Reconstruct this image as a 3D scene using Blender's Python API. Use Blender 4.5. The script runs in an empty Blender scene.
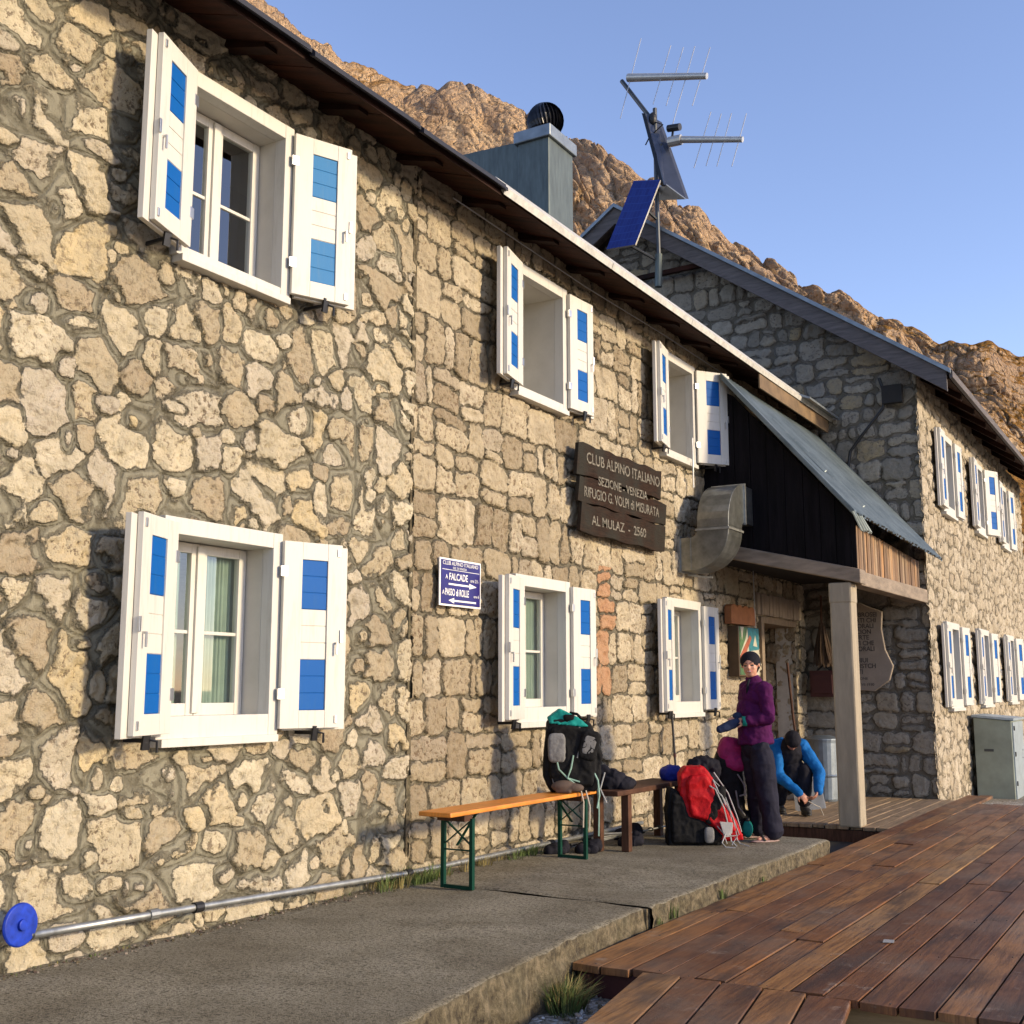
import bpy, bmesh, math, random
import numpy as np
from mathutils import Vector, Matrix
random.seed(7)
C = bpy.context.scene.collection
R = math.radians

# ------------------------------------------------------------------ materials
MATS = {}
def newmat(name):
    m = bpy.data.materials.new(name); m.use_nodes = True
    nt = m.node_tree; b = nt.nodes['Principled BSDF']
    MATS[name] = m
    return m, nt, b
def N(nt, t, **kw):
    n = nt.nodes.new(t)
    for k, v in kw.items():
        if k in n.inputs: n.inputs[k].default_value = v
        else: setattr(n, k, v)
    return n
def L(nt, a, b): nt.links.new(a, b)
def c4(c): return (c[0], c[1], c[2], 1)
def noise(nt, scale, detail=4, rough=.55, vec=None, stretch=None):
    n = N(nt, 'ShaderNodeTexNoise'); n.inputs['Scale'].default_value = scale
    n.inputs['Detail'].default_value = detail; n.inputs['Roughness'].default_value = rough
    if vec is None:
        vec = nt.nodes.new('ShaderNodeNewGeometry').outputs['Position']
    if stretch:
        mp = N(nt, 'ShaderNodeMapping'); mp.inputs['Scale'].default_value = stretch
        L(nt, vec, mp.inputs['Vector']); vec = mp.outputs['Vector']
    L(nt, vec, n.inputs['Vector']); return n.outputs['Fac']
def ramp(nt, fac, stops):
    r = nt.nodes.new('ShaderNodeValToRGB')
    while len(r.color_ramp.elements) < len(stops): r.color_ramp.elements.new(.5)
    for e, (p, c) in zip(r.color_ramp.elements, stops):
        e.position = p; e.color = c4(c) if not isinstance(c, (int, float)) else (c, c, c, 1)
    L(nt, fac, r.inputs['Fac']); return r.outputs['Color']
def mix(nt, fac, a, b, mode='MIX'):
    m = nt.nodes.new('ShaderNodeMix'); m.data_type = 'RGBA'; m.blend_type = mode
    for s, v in ((m.inputs[0], fac), (m.inputs[6], a), (m.inputs[7], b)):
        if hasattr(v, 'links'): L(nt, v, s)
        elif isinstance(v, (int, float)): s.default_value = v
        else: s.default_value = c4(v)
    return m.outputs[2]
def math_(nt, op, a, b=0.0, c=None):
    m = nt.nodes.new('ShaderNodeMath'); m.operation = op
    for i, v in enumerate((a, b) if c is None else (a, b, c)):
        if hasattr(v, 'links'): L(nt, v, m.inputs[i])
        else: m.inputs[i].default_value = v
    return m.outputs[0]
def bump(nt, b, h, strength=.5, dist=.01):
    n = nt.nodes.new('ShaderNodeBump'); n.inputs['Strength'].default_value = strength
    n.inputs['Distance'].default_value = dist
    L(nt, h, n.inputs['Height']); L(nt, n.outputs['Normal'], b.inputs['Normal']); return n
def simple(name, col, rough=.6, metal=0.0, var=.15, scale=8, bmp=0.0, bscale=60, stretch=None, spec=.5):
    m, nt, b = newmat(name)
    b.inputs['Roughness'].default_value = rough; b.inputs['Metallic'].default_value = metal
    b.inputs['Specular IOR Level'].default_value = spec
    f = noise(nt, scale, 5, .6, stretch=stretch)
    lo = [x*(1-var) for x in col]; hi = [min(1, x*(1+var)) for x in col]
    L(nt, ramp(nt, f, [(.3, lo), (.7, hi)]), b.inputs['Base Color'])
    if bmp: bump(nt, b, noise(nt, bscale, 4, .6, stretch=stretch), bmp, .01)
    return m
def painted(name, col, dirt, rough=.5, spec=.4):
    m, nt, b = newmat(name)
    n1 = noise(nt, 5, 4); n2 = noise(nt, 14, 6, .7, stretch=(1.5, 1.5, .18)); n3 = noise(nt, 60, 3, .6, stretch=(1, 1, .25))
    c = mix(nt, ramp(nt, n1, [(.35, 0), (.7, .12)]), col, [x*.8 for x in col])
    c = mix(nt, ramp(nt, n2, [(.52, 0), (.74, .42)]), c, dirt)
    c = mix(nt, ramp(nt, n3, [(.68, 0), (.78, .35)]), c, dirt)
    L(nt, c, b.inputs['Base Color']); b.inputs['Roughness'].default_value = rough; b.inputs['Specular IOR Level'].default_value = spec
    bump(nt, b, n3, .12, .004)
painted('white_paint', (.56, .545, .50), (.32, .29, .235))
simple('white_lining', (.50, .475, .42), .55, var=.08, scale=4)
painted('blue_paint', (.001, .085, .33), (.03, .11, .24), .55, .15)
painted('pale_blue_paint', (.02, .16, .38), (.08, .18, .30), .55, .2)
simple('black_iron', (.018, .018, .02), .45, .3)
simple('hinge_metal', (.5, .5, .5), .35, .9)
simple('dark_metal', (.07, .075, .08), .4, .7)
simple('grey_green_metal', (.085, .105, .10), .5, .3, var=.25, scale=4, stretch=(6, 6, 1))
simple('pale_metal', (.22, .25, .27), .4, .5, var=.25, scale=5)
simple('galvanised', (.34, .35, .34), .45, .8, var=.3, scale=14)
simple('duct_metal', (.24, .25, .24), .35, .85, var=.3, scale=9)
simple('flashing', (.55, .53, .47), .5, .2, var=.2, scale=12)
simple('aluminium', (.50, .48, .44), .4, .6)
simple('wire_metal', (.45, .45, .45), .4, .5)
simple('cowl_black', (.012, .013, .018), .3, .4)
simple('panel_grey', (.07, .08, .11), .3, .4)
simple('soffit_wood', (.028, .008, .004), .75, spec=.2, var=.75, scale=2.2, bmp=.3, bscale=20, stretch=(1, 6, 1))
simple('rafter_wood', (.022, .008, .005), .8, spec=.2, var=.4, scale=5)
simple('sunlit_eave_wood', (.15, .095, .045), .7, var=.4, scale=5)  # paler copy of the rafter wood, sunlight painted into its colour
simple('barge_wood', (.10, .085, .08), .75, var=.4, scale=3, bmp=.3, bscale=18, stretch=(1, 1, 8))
simple('roof_dark', (.010, .011, .020), .6, .2)
simple('tarred_wood', (.0045, .0035, .0045), .85, spec=.15, var=.7, scale=3, bmp=.4, bscale=25, stretch=(6, 1, .6))
simple('beam_wood', (.22, .175, .13), .8, var=.35, scale=4, bmp=.5, bscale=30, stretch=(.7, .7, 3))
simple('post_wood', (.30, .255, .185), .8, var=.18, scale=5, bmp=.3, bscale=40, stretch=(3, 3, .5))
simple('orange_wood', (.62, .22, .03), .4, var=.25, scale=5, bmp=.1, bscale=30, stretch=(8, 1, 1))
simple('green_steel', (.006, .045, .03), .4, .2, spec=.15)
simple('brown_wood', (.075, .036, .022), .6, var=.4, scale=6, stretch=(8, 1, 1), spec=.15)
simple('glove_brown', (.09, .06, .045), .8)
simple('pack_black', (.007, .007, .008), .75, var=.4, scale=20, bmp=.3, bscale=90, spec=.15)
simple('pack_grey', (.17, .17, .17), .8, var=.25, scale=20, bmp=.3, bscale=90, spec=.15)
simple('pack_teal', (.01, .22, .19), .6, var=.2, bmp=.3, bscale=40, spec=.15)
simple('pack_red', (.36, .006, .010), .55, var=.2, scale=12, bmp=.5, bscale=28, spec=.15)
simple('pack_magenta', (.24, .015, .09), .6, var=.25, scale=12, bmp=.5, bscale=28, spec=.15)
simple('strap_white', (.30, .30, .30), .7)
simple('strap_green', (.22, .36, .30), .7)
simple('bag_blue', (.012, .022, .19), .5, var=.3, bmp=.4, bscale=30, spec=.15)
simple('purple_fleece', (.055, .005, .052), .85, var=.2, scale=10, bmp=.3, bscale=40, spec=.15)
simple('navy_trousers', (.014, .014, .026), .8, var=.3, scale=8, bmp=.4, bscale=22, spec=.15)
simple('cyan_fleece', (.006, .11, .36), .75, var=.2, scale=10, bmp=.3, bscale=40, spec=.15)
simple('black_cloth', (.012, .012, .018), .85, var=.3, spec=.15)
simple('sock_navy', (.02, .03, .07), .85, spec=.15)
simple('skin', (.50, .25, .17), .55, var=.08)
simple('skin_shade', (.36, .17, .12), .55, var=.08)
simple('lips', (.42, .12, .10), .5)
simple('teeth', (.7, .66, .6), .4)
simple('eye_dark', (.02, .014, .012), .3)
simple('hair', (.02, .012, .008), .6)
simple('sandal', (.32, .22, .20), .7)
simple('rubber', (.02, .02, .02), .7)
simple('valve_blue', (.008, .035, .34), .45, var=.35, scale=25, spec=.3)
simple('terracotta', (.30, .11, .035), .7, var=.2)
simple('frame_wood', (.09, .06, .035), .6, spec=.15)
simple('paint_green', (.05, .12, .04), .5, var=.5, scale=25)
simple('paint_teal', (.015, .15, .19), .5, var=.4, scale=20)
simple('paint_rust', (.28, .07, .03), .5, var=.3)
simple('paint_cream', (.42, .40, .32), .5, var=.1)
simple('door_wood', (.20, .15, .10), .7, var=.3, stretch=(5, 5, 1))
simple('broom_straw', (.07, .042, .024), .9, var=.4, scale=30)
simple('dull_red', (.06, .014, .012), .7)
simple('bin_grey', (.20, .24, .28), .4, .6, var=.2)
simple('shovel_metal', (.5, .5, .48), .45, .4)
simple('cabinet_metal', (.27, .30, .24), .5, .25, var=.22, scale=2.5)
simple('cabinet_edge', (.34, .40, .43), .45, .4)
simple('enamel_blue', (.016, .010, .13), .3, spec=.3, var=.15)
simple('enamel_white', (.75, .74, .72), .25)
simple('letter_paint', (.17, .155, .125), .8, var=.75, scale=45, spec=.1)
simple('letter_black', (.07, .06, .055), .8, var=.6, scale=40)
simple('plaque_stone', (.30, .25, .20), .8, var=.12, scale=6, bmp=.3, spec=.15)
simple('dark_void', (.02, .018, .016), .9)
simple('cable_black', (.01, .01, .01), .5)
simple('curtain', (.26, .34, .28), .8, var=.15, scale=6)
simple('curtain_pale', (.60, .62, .56), .8, var=.1, scale=6)
simple('plaster', (.45, .42, .36), .9)
simple('orange_deck_end', (.42, .20, .07), .7, var=.3)
simple('joist_wood', (.30, .20, .09), .7, var=.25, scale=5, stretch=(1, 6, 6))
simple('grass_green', (.07, .105, .022), .8, var=.5, scale=9)
simple('grass_dry', (.20, .16, .055), .8, var=.4, scale=9)
simple('rope', (.45, .40, .33), .8)

# sign boards: aged dark wood with grain along the board
def sign_wood():
    m, nt, b = newmat('sign_wood')
    f = noise(nt, 6, 6, .65, stretch=(1, 1.2, 12)); g = noise(nt, 2.5, 3)
    c = ramp(nt, f, [(.3, (.012, .008, .006)), (.7, (.042, .023, .015))])
    L(nt, mix(nt, ramp(nt, g, [(.4, 0), (.65, 1)]), c, (.028, .026, .021)), b.inputs['Base Color'])
    b.inputs['Roughness'].default_value = .85; b.inputs['Specular IOR Level'].default_value = .1; bump(nt, b, f, .7, .01)
sign_wood()
def grey_board():
    m, nt, b = newmat('weathered_board')
    f = noise(nt, 5, 6, .7, stretch=(9, 9, .8)); g = noise(nt, 3, 3, stretch=(3, 3, 1))
    c = ramp(nt, f, [(.3, (.05, .035, .025)), (.5, (.22, .14, .085)), (.75, (.42, .32, .21))])
    at = N(nt, 'ShaderNodeAttribute'); at.attribute_name = 'sc'; sp = N(nt, 'ShaderNodeSeparateColor'); L(nt, at.outputs['Color'], sp.inputs[0])
    c = mix(nt, .55, c, ramp(nt, sp.outputs[0], [(0, (.03, .02, .015)), (.4, (.18, .09, .035)), (.7, (.36, .27, .17)), (1, (.50, .24, .07))]))
    L(nt, mix(nt, ramp(nt, g, [(.45, 0), (.7, .6)]), c, (.10, .055, .03)), b.inputs['Base Color'])
    b.inputs['Roughness'].default_value = .8; bump(nt, b, f, .6, .01)
grey_board()
def corrugated():
    m, nt, b = newmat('lean_metal')
    f = noise(nt, 3, 5, .6); g = noise(nt, 30, 3, .6)
    c = ramp(nt, f, [(.3, (.08, .105, .11)), (.7, (.17, .205, .21))])
    L(nt, mix(nt, ramp(nt, g, [(.55, 0), (.75, .5)]), c, (.22, .24, .22)), b.inputs['Base Color'])
    b.inputs['Roughness'].default_value = .45; b.inputs['Metallic'].default_value = .4
corrugated()
def glass():
    m = bpy.data.materials.new('glass'); m.use_nodes = True; MATS['glass'] = m
    nt = m.node_tree; nt.nodes.clear()
    o = N(nt, 'ShaderNodeOutputMaterial'); t = N(nt, 'ShaderNodeBsdfTransparent'); g = N(nt, 'ShaderNodeBsdfGlossy')
    t.inputs[0].default_value = (.86, .9, .88, 1); g.inputs['Roughness'].default_value = .02
    fr = N(nt, 'ShaderNodeLayerWeight'); fr.inputs[0].default_value = .35
    mx = N(nt, 'ShaderNodeMixShader'); L(nt, math_(nt, 'MULTIPLY_ADD', fr.outputs[1], .55, .06), mx.inputs[0])
    L(nt, t.outputs[0], mx.inputs[1]); L(nt, g.outputs[0], mx.inputs[2]); L(nt, mx.outputs[0], o.inputs[0])
glass()
def solar():
    m, nt, b = newmat('solar_blue')
    tc = N(nt, 'ShaderNodeAttribute'); tc.attribute_name = 'UVMap'
    w = N(nt, 'ShaderNodeTexBrick'); w.offset = 0
    w.inputs['Color1'].default_value = (.004, .012, .13, 1); w.inputs['Color2'].default_value = (.006, .02, .17, 1)
    w.inputs['Mortar'].default_value = (.010, .030, .20, 1)
    w.inputs['Scale'].default_value = 1; w.inputs['Mortar Size'].default_value = .006
    w.inputs['Brick Width'].default_value = .125; w.inputs['Row Height'].default_value = .11
    L(nt, tc.outputs['Vector'], w.inputs['Vector']); L(nt, w.outputs['Color'], b.inputs['Base Color'])
    b.inputs['Roughness'].default_value = .25
solar()

# masonry: attribute e = signed distance to the stone's edge, sc = random numbers of that stone
def stone_mat(name, stops, mortar, pit=(.16, .12, .08), wear=1.0):
    m, nt, b = newmat(name)
    a = N(nt, 'ShaderNodeAttribute'); a.attribute_name = 'e'
    s = N(nt, 'ShaderNodeAttribute'); s.attribute_name = 'sc'
    sp = N(nt, 'ShaderNodeSeparateColor'); L(nt, s.outputs['Color'], sp.inputs[0])
    n1 = noise(nt, 26, 6, .65); n2 = noise(nt, 7, 5, .6); n3 = noise(nt, 85, 3, .7); n4 = noise(nt, 1.1, 4, .55)
    e = math_(nt, 'ADD', a.outputs['Fac'], math_(nt, 'MULTIPLY', math_(nt, 'SUBTRACT', n1, .5), .045))
    mask = ramp(nt, e, [(0.0, 0), (.008, 1)])
    base = ramp(nt, sp.outputs[0], stops)
    base = mix(nt, ramp(nt, n2, [(.38, 0), (.68, .75)]), base, [x*.62 for x in stops[len(stops)//2][1]])
    base = mix(nt, ramp(nt, n4, [(.45, 0), (.75, .30*wear)]), base, pit)
    pits = ramp(nt, n1, [(.40, 1), (.455, 0)])
    base = mix(nt, math_(nt, 'MULTIPLY', pits, math_(nt, 'MULTIPLY_ADD', sp.outputs[1], .75, .15)), base, pit)
    base = mix(nt, ramp(nt, n3, [(.55, 0), (.8, .35)]), base, (.62, .55, .44))
    fl = N(nt, 'ShaderNodeMath', operation='GREATER_THAN'); L(nt, sp.outputs[2], fl.inputs[0]); fl.inputs[1].default_value = 1.2
    base = mix(nt, fl.outputs[0], base, mix(nt, n2, (.36, .17, .085), (.46, .31, .19)))
    mo = mix(nt, n2, [x*.72 for x in mortar], [x*1.25 for x in mortar])
    mo = mix(nt, ramp(nt, n3, [(.4, 0), (.7, .4)]), mo, [x*.6 for x in mortar])
    ga = N(nt, 'ShaderNodeAttribute'); ga.attribute_name = 'g'
    gg = math_(nt, 'ADD', ga.outputs['Fac'], math_(nt, 'MULTIPLY', math_(nt, 'SUBTRACT', n1, .5), .012))
    groove = ramp(nt, gg, [(0.0, 0), (.0075, 1)])
    smear = noise(nt, 18, 4, .6, stretch=(1, 1, .35))
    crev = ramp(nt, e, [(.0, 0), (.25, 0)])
    cr = N(nt, 'ShaderNodeMath', operation='COMPARE'); L(nt, e, cr.inputs[0]); cr.inputs[1].default_value = -.004; cr.inputs[2].default_value = .0045  # patchy dark line at stone edges: contact shadow and crevice dirt put into colour
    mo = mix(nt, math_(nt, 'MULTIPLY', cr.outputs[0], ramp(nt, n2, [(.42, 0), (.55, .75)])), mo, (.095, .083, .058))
    mo = mix(nt, math_(nt, 'MULTIPLY', math_(nt, 'SUBTRACT', 1.0, groove), .6), mo, (.08, .07, .048))
    fin = mix(nt, mask, mo, base)
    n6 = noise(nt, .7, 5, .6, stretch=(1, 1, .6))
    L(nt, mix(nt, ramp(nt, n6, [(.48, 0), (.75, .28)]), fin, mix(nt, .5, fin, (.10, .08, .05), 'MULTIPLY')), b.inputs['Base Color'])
    b.inputs['Roughness'].default_value = .88; b.inputs['Specular IOR Level'].default_value = .2
    h = math_(nt, 'ADD', math_(nt, 'MULTIPLY', n1, 1.0), math_(nt, 'MULTIPLY', n3, .35))
    h = math_(nt, 'MULTIPLY', h, math_(nt, 'MULTIPLY_ADD', mask, .75, .3))
    h = math_(nt, 'ADD', h, math_(nt, 'MULTIPLY', mask, .40))
    h = math_(nt, 'ADD', h, math_(nt, 'MULTIPLY', groove, .35))
    h = math_(nt, 'ADD', h, math_(nt, 'MULTIPLY', smear, .35))
    bump(nt, b, h, 1.0, .026)
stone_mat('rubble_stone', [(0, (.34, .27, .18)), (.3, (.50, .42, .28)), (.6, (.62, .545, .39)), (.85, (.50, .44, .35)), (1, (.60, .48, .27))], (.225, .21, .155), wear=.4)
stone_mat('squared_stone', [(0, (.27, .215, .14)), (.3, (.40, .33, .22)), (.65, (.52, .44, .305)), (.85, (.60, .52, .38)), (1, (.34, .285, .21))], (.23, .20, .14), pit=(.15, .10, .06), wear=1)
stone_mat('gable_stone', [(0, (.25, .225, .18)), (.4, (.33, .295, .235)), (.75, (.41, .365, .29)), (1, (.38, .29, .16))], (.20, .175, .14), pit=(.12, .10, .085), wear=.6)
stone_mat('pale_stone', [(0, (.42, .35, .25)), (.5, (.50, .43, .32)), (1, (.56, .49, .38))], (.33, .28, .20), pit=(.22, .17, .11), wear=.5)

def concrete():
    m, nt, b = newmat('concrete')
    n2 = noise(nt, 2.2, 6, .62); n1 = noise(nt, 110, 3, .7); n3 = noise(nt, 14, 5, .7); n5 = noise(nt, .6, 3)
    c = ramp(nt, n2, [(.3, (.165, .143, .10)), (.5, (.255, .23, .17)), (.72, (.33, .30, .23))])
    n7 = noise(nt, 48, 4, .75)
    c = mix(nt, ramp(nt, n7, [(.40, .8), (.5, 0)]), c, (.045, .038, .026))
    c = mix(nt, ramp(nt, n7, [(.56, 0), (.66, .55)]), c, (.25, .22, .16))
    c = mix(nt, ramp(nt, n1, [(.35, .75), (.5, 0)]), c, (.05, .043, .03))
    c = mix(nt, ramp(nt, n1, [(.60, 0), (.72, .5)]), c, (.26, .24, .19))
    c = mix(nt, ramp(nt, n3, [(.58, 0), (.72, .6)]), c, (.055, .05, .03))
    c = mix(nt, ramp(nt, n5, [(.45, 0), (.65, .45)]), c, (.10, .082, .052))
    L(nt, c, b.inputs['Base Color']); b.inputs['Roughness'].default_value = .9
    b.inputs['Specular IOR Level'].default_value = .25
    bump(nt, b, math_(nt, 'ADD', n1, math_(nt, 'MULTIPLY', n3, 1.2)), .7, .012)
concrete()
def kerb_face():
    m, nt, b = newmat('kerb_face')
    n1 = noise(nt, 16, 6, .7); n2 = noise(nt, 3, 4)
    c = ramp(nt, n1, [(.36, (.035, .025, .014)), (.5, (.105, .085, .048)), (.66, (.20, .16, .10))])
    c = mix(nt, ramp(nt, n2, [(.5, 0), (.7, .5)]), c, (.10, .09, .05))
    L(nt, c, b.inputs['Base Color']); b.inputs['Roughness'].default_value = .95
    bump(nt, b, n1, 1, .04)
kerb_face()
def gravel():
    m, nt, b = newmat('gravel')
    v = N(nt, 'ShaderNodeTexVoronoi'); v.inputs['Scale'].default_value = 34
    g = nt.nodes.new('ShaderNodeNewGeometry'); L(nt, g.outputs['Position'], v.inputs['Vector'])
    sp = N(nt, 'ShaderNodeSeparateColor'); L(nt, v.outputs['Color'], sp.inputs[0])
    c = ramp(nt, sp.outputs[0], [(0, (.16, .14, .11)), (.6, (.30, .27, .23)), (1, (.50, .48, .44))])
    c = mix(nt, ramp(nt, noise(nt, .25, 4), [(.45, 0), (.6, .8)]), c, (.16, .12, .05))
    L(nt, c, b.inputs['Base Color']); b.inputs['Roughness'].default_value = .95
    bump(nt, b, math_(nt, 'SUBTRACT', 1.0, v.outputs['Distance']), .8, .03)
gravel()
def deck_mat():
    m, nt, b = newmat('deck_wood')
    s = N(nt, 'ShaderNodeAttribute'); s.attribute_name = 'sc'
    sp = N(nt, 'ShaderNodeSeparateColor'); L(nt, s.outputs['Color'], sp.inputs[0])
    geo = nt.nodes.new('ShaderNodeNewGeometry')
    off = N(nt, 'ShaderNodeVectorMath', operation='MULTIPLY_ADD'); L(nt, s.outputs['Color'], off.inputs[0])
    off.inputs[1].default_value = (30, 30, 30); L(nt, geo.outputs['Position'], off.inputs[2])
    n1 = noise(nt, 5, 7, .7, vec=off.outputs[0], stretch=(9, .55, 1)); n2 = noise(nt, 1.6, 4, .6, vec=off.outputs[0], stretch=(2.5, .7, 1))
    n3 = noise(nt, 6, 5, .7)
    c = ramp(nt, sp.outputs[0], [(0, (.10, .040, .016)), (.35, (.175, .072, .026)), (.65, (.25, .110, .037)), (.88, (.33, .165, .055)), (1, (.37, .215, .085))])
    c = mix(nt, ramp(nt, n1, [(.35, .75), (.58, 0)]), c, (.05, .018, .01))
    c = mix(nt, ramp(nt, n1, [(.62, 0), (.8, .4)]), c, (.27, .13, .06))
    c = mix(nt, ramp(nt, n2, [(.48, 0), (.68, .75)]), c, (.03, .018, .014))
    n8 = noise(nt, .9, 5, .65); c = mix(nt, ramp(nt, n8, [(.48, 0), (.66, .45)]), c, (.17, .135, .105))
    c = mix(nt, ramp(nt, n3, [(.60, 0), (.72, .45)]), c, (.30, .25, .20))
    L(nt, c, b.inputs['Base Color'])
    L(nt, ramp(nt, n2, [(.3, .40), (.7, .68)]), b.inputs['Roughness']); b.inputs['Specular IOR Level'].default_value = .35
    bump(nt, b, n1, .55, .006)
deck_mat()
simple('porch_boards', (.22, .15, .085), .7, var=.4, scale=4, bmp=.4, bscale=20, stretch=(8, .6, 1))
def rock_mat():
    m, nt, b = newmat('rock')
    geo = nt.nodes.new('ShaderNodeNewGeometry')
    sx = N(nt, 'ShaderNodeSeparateXYZ'); L(nt, geo.outputs['Normal'], sx.inputs[0])
    a = N(nt, 'ShaderNodeAttribute'); a.attribute_name = 'e'
    n1 = noise(nt, .22, 7, .65); n2 = noise(nt, 1.3, 6, .65); n3 = noise(nt, .05, 4); n4 = noise(nt, .30, 6, .7, stretch=(1, 1, .2)); n9 = noise(nt, .035, 5, .6, stretch=(1, 1, 2.5))
    c = ramp(nt, n1, [(.3, (.44, .28, .16)), (.5, (.66, .45, .26)), (.7, (.80, .60, .38))])
    c = mix(nt, ramp(nt, n2, [(.36, .65), (.48, 0)]), c, (.16, .115, .08))
    c = mix(nt, ramp(nt, n4, [(.55, 0), (.68, .55)]), c, (.30, .235, .18))
    c = mix(nt, ramp(nt, n9, [(.45, 0), (.62, .55)]), c, (.42, .30, .22))
    gr = math_(nt, 'MULTIPLY', ramp(nt, math_(nt, 'ADD', sx.outputs[2], math_(nt, 'MULTIPLY', n2, .25)), [(.56, 0), (.72, 1)]), ramp(nt, math_(nt, 'ADD', n3, a.outputs['Fac']), [(.50, 0), (.60, 1)]))
    c = mix(nt, gr, c, mix(nt, n2, (.30, .13, .025), (.34, .20, .06)))
    L(nt, c, b.inputs['Base Color']); b.inputs['Roughness'].default_value = .95; b.inputs['Specular IOR Level'].default_value = .1
    v = N(nt, 'ShaderNodeTexVoronoi'); v.inputs['Scale'].default_value = .55; v.feature = 'DISTANCE_TO_EDGE'
    wv = N(nt, 'ShaderNodeVectorMath', operation='MULTIPLY_ADD'); nn = N(nt, 'ShaderNodeTexNoise'); nn.inputs['Scale'].default_value = .5
    L(nt, geo.outputs['Position'], nn.inputs['Vector']); L(nt, nn.outputs['Color'], wv.inputs[0]); wv.inputs[1].default_value = (3, 3, 3)
    L(nt, geo.outputs['Position'], wv.inputs[2]); L(nt, wv.outputs[0], v.inputs['Vector'])
    h = math_(nt, 'ADD', math_(nt, 'MULTIPLY', n2, 1.3), math_(nt, 'MINIMUM', math_(nt, 'MULTIPLY', v.outputs['Distance'], 2.2), .45))
    bump(nt, b, h, 1.0, 1.3)
rock_mat()

# ------------------------------------------------------------------ mesh helpers
def V3(*a): return Vector(a)
class MB:
    def __init__(s): s.v = []; s.f = []; s.m = []; s.mats = []; s.col = []; s.uv = None
    def mi(s, m):
        if m not in s.mats: s.mats.append(m)
        return s.mats.index(m)
    def add(s, vs, fs, m, col=None):
        o = len(s.v); s.v += [tuple(v) for v in vs]; k = s.mi(m)
        for f in fs: s.f.append([o+i for i in f]); s.m.append(k); s.col.append(col)
        return s
    def box(s, a, b, m, col=None):
        x0, y0, z0 = [min(p, q) for p, q in zip(a, b)]; x1, y1, z1 = [max(p, q) for p, q in zip(a, b)]
        vs = [(x0,y0,z0),(x1,y0,z0),(x1,y1,z0),(x0,y1,z0),(x0,y0,z1),(x1,y0,z1),(x1,y1,z1),(x0,y1,z1)]
        return s.add(vs, [(0,3,2,1),(4,5,6,7),(0,1,5,4),(1,2,6,5),(2,3,7,6),(3,0,4,7)], m, col)
    def obox(s, o, ax, ay, az, m, col=None):
        o, ax, ay, az = map(Vector, (o, ax, ay, az))
        vs = [o, o+ax, o+ax+ay, o+ay, o+az, o+ax+az, o+ax+ay+az, o+ay+az]
        fs = [(0,3,2,1),(4,5,6,7),(0,1,5,4),(1,2,6,5),(2,3,7,6),(3,0,4,7)]
        if ax.cross(ay).dot(az) < 0: fs = [f[::-1] for f in fs]
        return s.add(vs, fs, m, col)
    def beam(s, p, q, w, h, m, up=(0,0,1), col=None):
        p, q = Vector(p), Vector(q); d = (q-p).normalized(); sd = d.cross(Vector(up)).normalized(); u = sd.cross(d)
        return s.obox(p - sd*w/2 - u*h/2, q-p, sd*w, u*h, m, col)
    def prism(s, poly, ext, m, col=None):
        n = len(poly); a = [Vector(p) for p in poly]; b = [p+Vector(ext) for p in a]
        nrm = Vector((0,0,0))
        for i in range(n): nrm += (a[i]-a[0]).cross(a[(i+1) % n]-a[0])
        fs = [tuple(range(n)), tuple(range(2*n-1, n-1, -1))] + [(i, i+n, (i+1) % n+n, (i+1) % n) for i in range(n)]
        if nrm.dot(Vector(ext)) > 0: fs = [f[::-1] for f in fs]
        return s.add(a+b, fs, m, col)
    def tube(s, pts, r, m, n=8, caps=True):
        pts = [Vector(p) for p in pts]; k = len(pts); rs = r if isinstance(r, (list, tuple)) else [r]*k
        vs = []; up = None
        for i, p in enumerate(pts):
            d = (pts[min(i+1, k-1)]-pts[max(i-1, 0)]).normalized()
            if up is None: up = Vector((0,0,1)) if abs(d.z) < .9 else Vector((1,0,0))
            a = d.cross(up).normalized(); b = a.cross(d); up = b
            for j in range(n):
                t = 2*math.pi*j/n; vs.append(p+(a*math.cos(t)+b*math.sin(t))*rs[i])
        fs = []
        for i in range(k-1):
            for j in range(n): fs.append((i*n+j, i*n+(j+1) % n, (i+1)*n+(j+1) % n, (i+1)*n+j))
        if caps: fs += [tuple(range(n))[::-1], tuple(range((k-1)*n, k*n))]
        return s.add(vs, [f[::-1] for f in fs], m)
    def ell(s, c, r, m, rot=None, nu=16, nv=10):
        c = Vector(c); r = (r,)*3 if isinstance(r, (int, float)) else r; vs = []; fs = []
        for i in range(nv+1):
            th = math.pi*i/nv
            for j in range(nu):
                ph = 2*math.pi*j/nu
                p = Vector((r[0]*math.sin(th)*math.cos(ph), r[1]*math.sin(th)*math.sin(ph), r[2]*math.cos(th)))
                if rot: p = rot @ p
                vs.append(c+p)
        for i in range(nv):
            for j in range(nu): fs.append((i*nu+j, (i+1)*nu+j, (i+1)*nu+(j+1) % nu, i*nu+(j+1) % nu))
        return s.add(vs, fs, m)
    def sup(s, c, r, m, rot=None, e=.55, nu=24, nv=14):
        c = Vector(c); vs = []; fs = []; q = lambda v, k: math.copysign(abs(v)**k, v)
        for i in range(nv+1):
            th = math.pi*i/nv-math.pi/2
            for j in range(nu):
                ph = 2*math.pi*j/nu; a = q(math.cos(th), e)
                p = Vector((r[0]*a*q(math.cos(ph), e), r[1]*a*q(math.sin(ph), e), r[2]*q(math.sin(th), e)))
                vs.append(c+(rot @ p if rot else p))
        for i in range(nv):
            for j in range(nu): fs.append((i*nu+j, i*nu+(j+1) % nu, (i+1)*nu+(j+1) % nu, (i+1)*nu+j))
        return s.add(vs, fs, m)
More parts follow.
